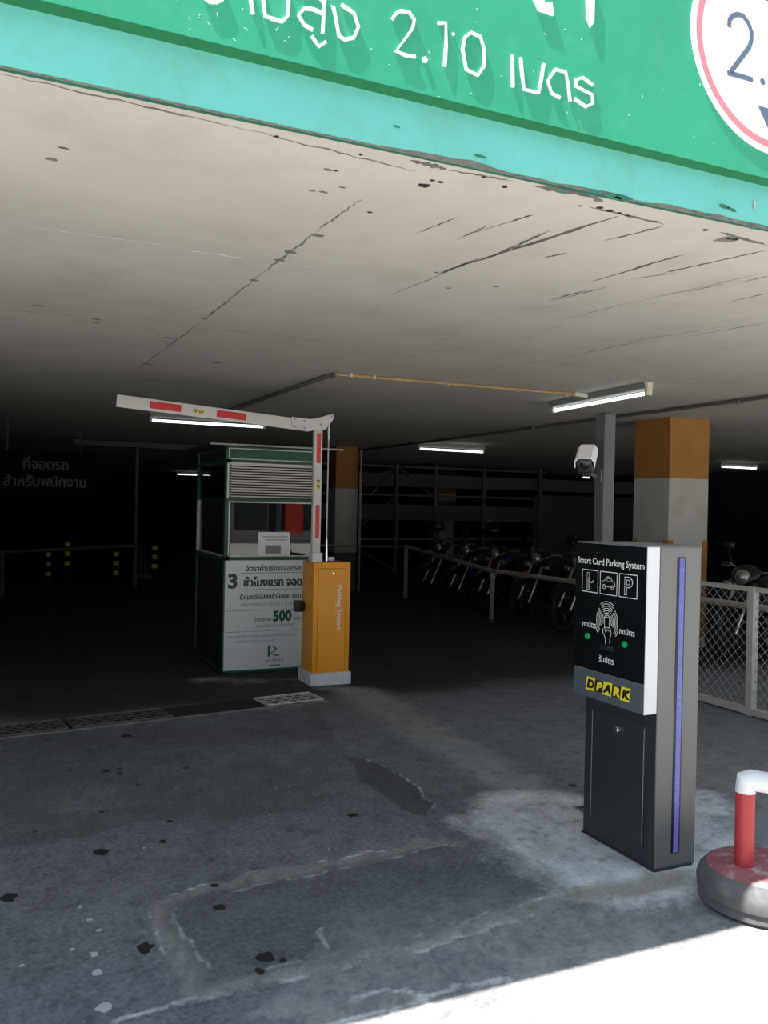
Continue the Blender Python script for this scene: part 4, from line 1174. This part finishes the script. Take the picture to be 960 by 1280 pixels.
# hanging staff parking sign
ss = thing('hanging_sign', (0.6, 12, 2.2), 'dark hanging sign with two lines of grey Thai lettering in the left lane', 'sign')
b = MB(); b.rbox((-0.05, 12.0, 1.56), (1.25, 12.03, 2.13), 0.006, 1); sbd = b.build('board', mat('sign_black', (0.004, 0.005, 0.005), 0.8, spec=0.05), ss)
sg = mat('sign_grey_letters', (0.12, 0.12, 0.108), 0.6, spec=0.2)
L = MB(); L.text('ที่จอดรถ', frame((0.615, 11.998, 1.90), (1, 0, 0), (0, 0, 1)), 0.185, 'CENTER', 0.003, sx=0.9); L.text('สำหรับพนักงาน', frame((0.615, 11.998, 1.675), (1, 0, 0), (0, 0, 1)), 0.185, 'CENTER', 0.003, sx=0.9)
L.build('lettering', sg, sbd)
for u in (0.15, 1.05):
    b = MB(); b.tube([(u, 12.015, 2.12), (u, 12.015, ZC)], 0.008, 6); b.build('hanger', M['frame_dark'], ss)

# ================================================================== FLOOR DRAIN
dn = thing('floor_drain', (1.2, 6.3, 0), 'dark drain channel with steel grates across the drive before the booth', 'drain')
DA, DB = (-1.5, 5.66), (2.36, 6.17)
def dfr(t, w): # along channel, across
    dx, dy = DB[0] - DA[0], DB[1] - DA[1]; ln = math.hypot(dx, dy); dx /= ln; dy /= ln
    return (DA[0] + dx * t * ln - dy * w, DA[1] + dy * t * ln + dx * w)
def quad(mb, t0, t1, w0, w1, z):
    mb.add([(*dfr(t0, w0), z), (*dfr(t1, w0), z), (*dfr(t1, w1), z), (*dfr(t0, w1), z)], [(0, 1, 2, 3)])
b = MB(); quad(b, 0, 1, 0, 0.29, 0.0015); b.build('channel', M['pit'], dn)
b = MB()
for w0, w1 in ((-0.03, 0.0),):
    b.add([(*dfr(0, w0), 0.0), (*dfr(1, w0), 0.0), (*dfr(1, w1), 0.0), (*dfr(0, w1), 0.0), (*dfr(0, w0), 0.006), (*dfr(1, w0), 0.006), (*dfr(1, w1), 0.006), (*dfr(0, w1), 0.006)],
          [(0, 1, 5, 4), (1, 2, 6, 5), (2, 3, 7, 6), (3, 0, 4, 7), (4, 5, 6, 7)])
b.build('kerb', mat('drain_kerb', (0.2, 0.2, 0.19), 0.9, var=0.2), dn)


def grate(t0, t1, m):
    g = MB()
    z0, z1 = 0.004, 0.012
    nx = int(round((t1 - t0) * 3.89 / 0.075))
    for r in range(5):
        w0 = 0.025 + r * 0.05
        pts = []
        for k in range(nx * 2 + 1):
            tt = t0 + (t1 - t0) * k / (nx * 2)
            off = 0.02 if (k + r) % 2 else -0.02
            x_, y_ = dfr(tt, w0 + 0.02 + off); pts.append((x_, y_, 0.008))
        g.tube(pts, 0.0045, 4)
    for wq in (0.015, 0.275):
        g.tube([(*dfr(t0, wq), 0.008), (*dfr(t1, wq), 0.008)], 0.008, 4)
    for tq in (t0, t1): g.tube([(*dfr(tq, 0.015), 0.008), (*dfr(tq, 0.275), 0.008)], 0.008, 4)
    g.build('grate', m, dn)
grate(0.875, 0.995, M['grate_new']); grate(0.52, 0.69, M['grate']); grate(0.34, 0.51, M['grate'])

# ================================================================== RED AND WHITE PIPE STAND IN A CONCRETE TYRE
st = thing('pipe_stand', (2.71, 2.40, 0), 'red and white pipe guard set in a concrete filled tyre', 'guard rail')
tcx, tcy, R_ = 2.72, 2.385, 0.235
b = MB(); b.lathe([(0, 0), (R_ * 0.92, 0), (R_ * 0.985, 0.015), (R_ * 0.95, 0.042), (R_ * 1.0, 0.05), (R_ * 1.01, 0.085), (R_ * 0.97, 0.115), (R_ * 0.86, 0.142)], (tcx, tcy, 0), 'Z', 48); b.build('tyre', M['tyre_conc'], st)
b = MB(); b.lathe([(R_ * 0.862, 0.140), (R_ * 0.80, 0.149), (R_ * 0.5, 0.154), (0, 0.155)], (tcx, tcy, 0), 'Z', 48); b.build('red_top', M['red_worn'], st)
px_, py_ = 2.648, 2.405
b = MB(); b.tube([(px_, py_, 0.13), (px_ - 0.002, py_, 0.445)], 0.036, 20); b.build('red_post', M['red_paint'], st)
e1 = Vector((px_ + 0.62 * 0.7, py_ - 0.785 * 0.7, 0.47))
b = MB(); b.tube([(px_ - 0.002, py_, 0.435), (px_ - 0.002, py_, 0.478), (px_ + 0.012, py_ - 0.012, 0.482), (e1.x, e1.y, e1.z), (e1.x + 0.01, e1.y - 0.01, 0.46), (e1.x + 0.01, e1.y - 0.01, 0.40)], 0.037, 20, radii=[0.038, 0.040, 0.040, 0.037, 0.037, 0.037]); b.build('white_pipe', M['pipe_white'], st)
b = MB(); b.tube([(e1.x + 0.01, e1.y - 0.01, 0.41), (e1.x + 0.01, e1.y - 0.01, 0.0)], 0.036, 16); b.build('far_post', M['red_paint'], st)

# ================================================================== MOTORCYCLES
def wheel(mb_tyre, mb_rim, x, r=0.29):
    prof = []
    tr_ = 0.042
    for k in range(13):
        a = math.pi * (k / 12) ; prof.append((r - tr_ + math.sin(a) * tr_, -math.cos(a) * tr_ * 0.9))
    prof = [(r - tr_ - 0.012, -0.026)] + prof + [(r - tr_ - 0.012, 0.026)]
    mb_tyre.lathe(prof, (x, 0, r), 'Y', 28)
    mb_rim.lathe([(r - 0.052, -0.024), (r - 0.062, -0.012), (r - 0.062, 0.012), (r - 0.052, 0.024)], (x, 0, r), 'Y', 28)
    mb_rim.lathe([(0.0, -0.05), (0.04, -0.05), (0.045, -0.02), (0.045, 0.02), (0.04, 0.05), (0.0, 0.05)], (x, 0, r), 'Y', 14)
    for k in range(14):
        a = 2 * math.pi * k / 14; a2 = a + (0.35 if k % 2 else -0.35)
        mb_rim.tube([(x + math.cos(a2) * 0.04, 0.03 * (1 if k % 2 else -1), r + math.sin(a2) * 0.04), (x + math.cos(a) * (r - 0.056), 0, r + math.sin(a) * (r - 0.056))], 0.003, 4, cap=False)


def loft(mb, rings):
    n = len(rings[0]); vs = [p for q in rings for p in q]; fs = []
    for i in range(len(rings) - 1):
        for j in range(n): fs.append((i * n + j, i * n + (j + 1) % n, (i + 1) * n + (j + 1) % n, (i + 1) * n + j))
    fs.append(tuple(range(n))[::-1]); fs.append(tuple(range((len(rings) - 1) * n, len(rings) * n)))
    mb.add(vs, fs, True)


def ell(x, z, ry, rz, n=14, tilt=0.0):
    return [Vector((x + math.sin(tilt) * math.sin(2 * math.pi * k / n) * rz, math.cos(2 * math.pi * k / n) * ry, z + math.sin(2 * math.pi * k / n) * rz * math.cos(tilt))) for k in range(n)]


def motorcycle(loc, rz, label, paint, accent, mirror_up=True, steer=0.0):
    o = thing('motorcycle', loc, label, 'motorcycle', rz, 'motorcycles parked behind the rail')
    B = lambda mb, nm, m, par=None: mb.build(nm, m, par or o, local=True)
    tf, rf = MB(), MB(); wheel(tf, rf, 0.62); w1 = B(tf, 'front_wheel', M['rubber']); B(rf, 'rim', M['bk_engine'], w1)
    tf, rf = MB(), MB(); wheel(tf, rf, -0.60); w2 = B(tf, 'rear_wheel', M['rubber']); B(rf, 'rim', M['bk_engine'], w2)
    for y in (-0.085, 0.085):
        b = MB().use(M['chrome']); b.tube([(0.625, y, 0.29), (0.535, y, 0.50)], 0.021, 10)
        b.use(M['steel']); b.tube([(0.545, y, 0.48), (0.425, y, 0.78)], 0.016, 10); B(b, 'fork_leg', None)
    # front mudguard
    b = MB(); rings = []
    for k in range(11):
        a = math.radians(20 + 135 * k / 10); rr = 0.335
        c = Vector((0.62 + math.cos(a) * rr, 0, 0.29 + math.sin(a) * rr)); out = Vector((math.cos(a), 0, math.sin(a)))
        rings.append([c + Vector((0, y_, 0)) + out * h for y_, h in ((-0.062, -0.05), (-0.058, 0.0), (-0.03, 0.018), (0.03, 0.018), (0.058, 0.0), (0.062, -0.05), (0.055, -0.05), (0.05, -0.004), (0, 0.008), (-0.05, -0.004), (-0.055, -0.05))])
    loft(b, rings); B(b, 'front_mudguard', paint)
    # handlebar cowl with headlight
    b = MB(); loft(b, [ell(0.27, 0.90, 0.05, 0.03), ell(0.33, 0.91, 0.13, 0.075), ell(0.40, 0.89, 0.15, 0.095), ell(0.46, 0.86, 0.125, 0.09), ell(0.50, 0.84, 0.08, 0.055)]); cw = B(b, 'headlight_cowl', paint)
    b = MB(); b.lathe([(0.0, 0.052), (0.03, 0.05), (0.055, 0.04), (0.075, 0.02), (0.085, 0.0), (0.07, -0.03)], (0.475, 0, 0.855), 'X', 20); B(b, 'headlight', M['bk_lamp'], cw)
    for y in (-1, 1):
        b = MB(); b.rbox((0.40, y * 0.15 - 0.045, 0.735), (0.475, y * 0.15 + 0.045, 0.79), 0.018, 3); B(b, 'turn_signal', M['bk_lamp'])
    # front shield and leg guard
    b = MB(); loft(b, [ell(0.43, 0.80, 0.16, 0.03), ell(0.42, 0.72, 0.19, 0.045), ell(0.36, 0.60, 0.17, 0.05), ell(0.28, 0.48, 0.13, 0.05), ell(0.20, 0.36, 0.09, 0.045)]); B(b, 'front_shield', accent)
    for y in (-1, 1):
        b = MB(); T = frame((0, y * 0.17, 0), (1, 0, 0), (0, 0, 1))
        b.prism([(0.40, 0.78), (0.36, 0.55), (0.22, 0.33), (0.10, 0.32), (0.14, 0.45), (0.27, 0.62), (0.33, 0.78)], T, 0.02 * y); B(b, 'leg_shield', paint)
    # spine, tail, seat
    b = MB(); loft(b, [ell(0.30, 0.66, 0.06, 0.06), ell(0.10, 0.50, 0.07, 0.07), ell(-0.10, 0.50, 0.08, 0.08), ell(-0.25, 0.60, 0.11, 0.11), ell(-0.50, 0.68, 0.12, 0.09), ell(-0.80, 0.76, 0.08, 0.06), ell(-0.93, 0.80, 0.04, 0.03)]); bd = B(b, 'body', accent)
    b = MB(); b.rbox((-0.97, -0.06, 0.76), (-0.91, 0.06, 0.83), 0.015, 2); B(b, 'tail_light', M['bk_red'], bd)
    b = MB(); loft(b, [ell(-0.02, 0.74, 0.06, 0.03), ell(-0.12, 0.77, 0.12, 0.045), ell(-0.35, 0.78, 0.14, 0.045), ell(-0.50, 0.81, 0.14, 0.045), ell(-0.75, 0.84, 0.12, 0.04), ell(-0.86, 0.85, 0.06, 0.02)]); B(b, 'seat', M['bk_seat'])
    # engine
    b = MB(); b.rbox((-0.22, -0.12, 0.22), (0.10, 0.12, 0.40), 0.03, 2)
    b.tube([(0.08, 0, 0.34), (0.27, 0, 0.38)], 0.06, 12, radii=[0.065, 0.055])
    for k in range(5): b.lathe([(0.0, -0.004), (0.078, -0.004), (0.078, 0.004), (0.0, 0.004)], (0.11 + k * 0.028, 0, 0.345 + k * 0.006), 'X', 14)
    B(b, 'engine', M['bk_engine'])
    b = MB(); b.tube([(0.25, -0.05, 0.34), (0.20, -0.11, 0.22), (-0.10, -0.15, 0.22), (-0.40, -0.16, 0.27), (-0.85, -0.17, 0.36)], 0.03, 10, radii=[0.018, 0.018, 0.02, 0.045, 0.05]); B(b, 'exhaust', M['steel'])
    for y in (-1, 1):
        b = MB(); b.tube([(-0.60, y * 0.12, 0.29), (-0.10, y * 0.11, 0.32)], 0.02, 8); b.tube([(-0.58, y * 0.12, 0.32), (-0.45, y * 0.12, 0.62)], 0.024, 8); B(b, 'swing_arm', M['steel'])
    b = MB(); rings = []
    for k in range(8):
        a = math.radians(35 + 115 * k / 7); rr = 0.345
        c = Vector((-0.60 + math.cos(a) * rr, 0, 0.29 + math.sin(a) * rr)); out = Vector((math.cos(a), 0, math.sin(a)))
        rings.append([c + Vector((0, y_, 0)) + out * h for y_, h in ((-0.07, -0.03), (-0.05, 0.012), (0.05, 0.012), (0.07, -0.03), (0.0, 0.0))])
    loft(b, rings); B(b, 'rear_mudguard', M['bk_black'])
    # handlebar, mirrors, stand
    b = MB(); b.tube([(0.20, -0.34, 0.94), (0.24, -0.25, 0.95), (0.33, -0.08, 0.91), (0.33, 0.08, 0.91), (0.24, 0.25, 0.95), (0.20, 0.34, 0.94)], 0.012, 8); hb = B(b, 'handlebar', M['steel'])
    for y in (-1, 1):
        b = MB(); b.tube([(0.235, y * 0.25, 0.95), (0.195, y * 0.35, 0.938)], 0.018, 10); B(b, 'grip', M['rubber'], hb)
        b = MB(); b.tube([(0.25, y * 0.22, 0.95), (0.26, y * 0.27, 1.06), (0.22, y * 0.30, 1.13)], 0.006, 6); b.rbox((0.195, y * 0.31 - 0.06, 1.10), (0.215, y * 0.31 + 0.06, 1.17), 0.009, 3); B(b, 'mirror', M['bk_black'], hb)
        b = MB(); b.tube([(0.27, y * 0.20, 0.935), (0.25, y * 0.33, 0.915)], 0.005, 6); B(b, 'brake_lever', M['chrome'], hb)
    b = MB(); b.tube([(-0.08, 0.10, 0.24), (-0.12, 0.20, 0.04)], 0.012, 8); B(b, 'stand', M['steel'])
    b = MB(); b.tube([(0.0, -0.22, 0.27), (0.0, 0.22, 0.27)], 0.012, 8); B(b, 'foot_pegs', M['rubber'])
    return o


def bike_at(axle, deg, label, paint, accent):
    a = math.radians(deg)
    # axle is where the front wheel stands; forward direction at angle a
    fx, fy = math.cos(a), math.sin(a)
    o = motorcycle((axle[0] - fx * 0.62, axle[1] - fy * 0.62, 0), a, label, paint, accent)
    o.rotation_euler = (LEAN, 0, a)
    return o


DEG = 180 + 20
LEAN = -0.14
bike_at((6.40, 12.35), DEG, 'black motorcycle at the far left end of the row behind the rail', M['bk_black'], M['bk_grey'])
bike_at((6.40, 11.45), DEG, 'blue motorcycle with white trim, second in the row', M['bk_black'], M['bk_blue'])
bike_at((6.42, 10.65), DEG, 'dark red motorcycle right beside the blue one', M['bk_black'], M['bk_red'])
bike_at((6.42, 9.62), DEG, 'black motorcycle with round headlight right of the rail post', M['bk_black'], M['bk_black'])
bike_at((6.42, 8.72), DEG, 'dark motorcycle half hidden behind the ticket machine', M['bk_black'], M['bk_grey'])
bike_at((6.85, 6.55), DEG, 'dark motorcycle behind the chain link fence next to the column', M['bk_black'], M['bk_grey'])
bike_at((6.85, 5.65), DEG, 'dark motorcycle behind the chain link fence at the right edge', M['bk_black'], M['bk_black'])


def helmet(loc, rz, label):
    o = thing('motorcycle_helmet', loc, label, 'helmet', rz, 'helmets left on the motorcycles')
    b = MB(); b.lathe([(0.0, 0.135), (0.05, 0.128), (0.09, 0.105), (0.118, 0.065), (0.128, 0.01), (0.125, -0.05), (0.115, -0.085), (0.105, -0.08), (0.11, -0.04), (0.112, 0.0)], (0, 0, 0), 'Z', 28); b.build('shell', M['helmet'], o, local=True)
    b = MB()
    rings = []
    vs = []; fs = []
    for k in range(13):
        a = math.radians(-75 + 150 * k / 12)
        for r, z in ((0.134, 0.045), (0.15, -0.01), (0.142, -0.065)): vs.append((math.cos(a) * r, math.sin(a) * r, z))
    for k in range(12):
        for j in range(2): fs.append((k * 3 + j, k * 3 + j + 1, (k + 1) * 3 + j + 1, (k + 1) * 3 + j))
    b.add(vs, fs, True); v = b.build('visor', M['black_gloss'], o, local=True)
    s_ = v.modifiers.new('thick', 'SOLIDIFY'); s_.thickness = 0.003
    return o


def mirror_of(axle, y):
    a = math.radians(DEG); fx, fy = math.cos(a), math.sin(a)
    ox, oy = axle[0] - fx * 0.62, axle[1] - fy * 0.62
    y = y - math.sin(LEAN) * 1.13
    return (ox + fx * 0.21 - fy * y, oy + fy * 0.21 + fx * y)
m1 = mirror_of((6.40, 12.35), -0.31); helmet((m1[0], m1[1], 1.20), math.radians(DEG), 'black helmet hung on the mirror of the far left motorcycle')
m2 = mirror_of((6.42, 10.65), -0.31); helmet((m2[0], m2[1], 1.20), math.radians(DEG), 'black helmet hung on the mirror of the dark red motorcycle')
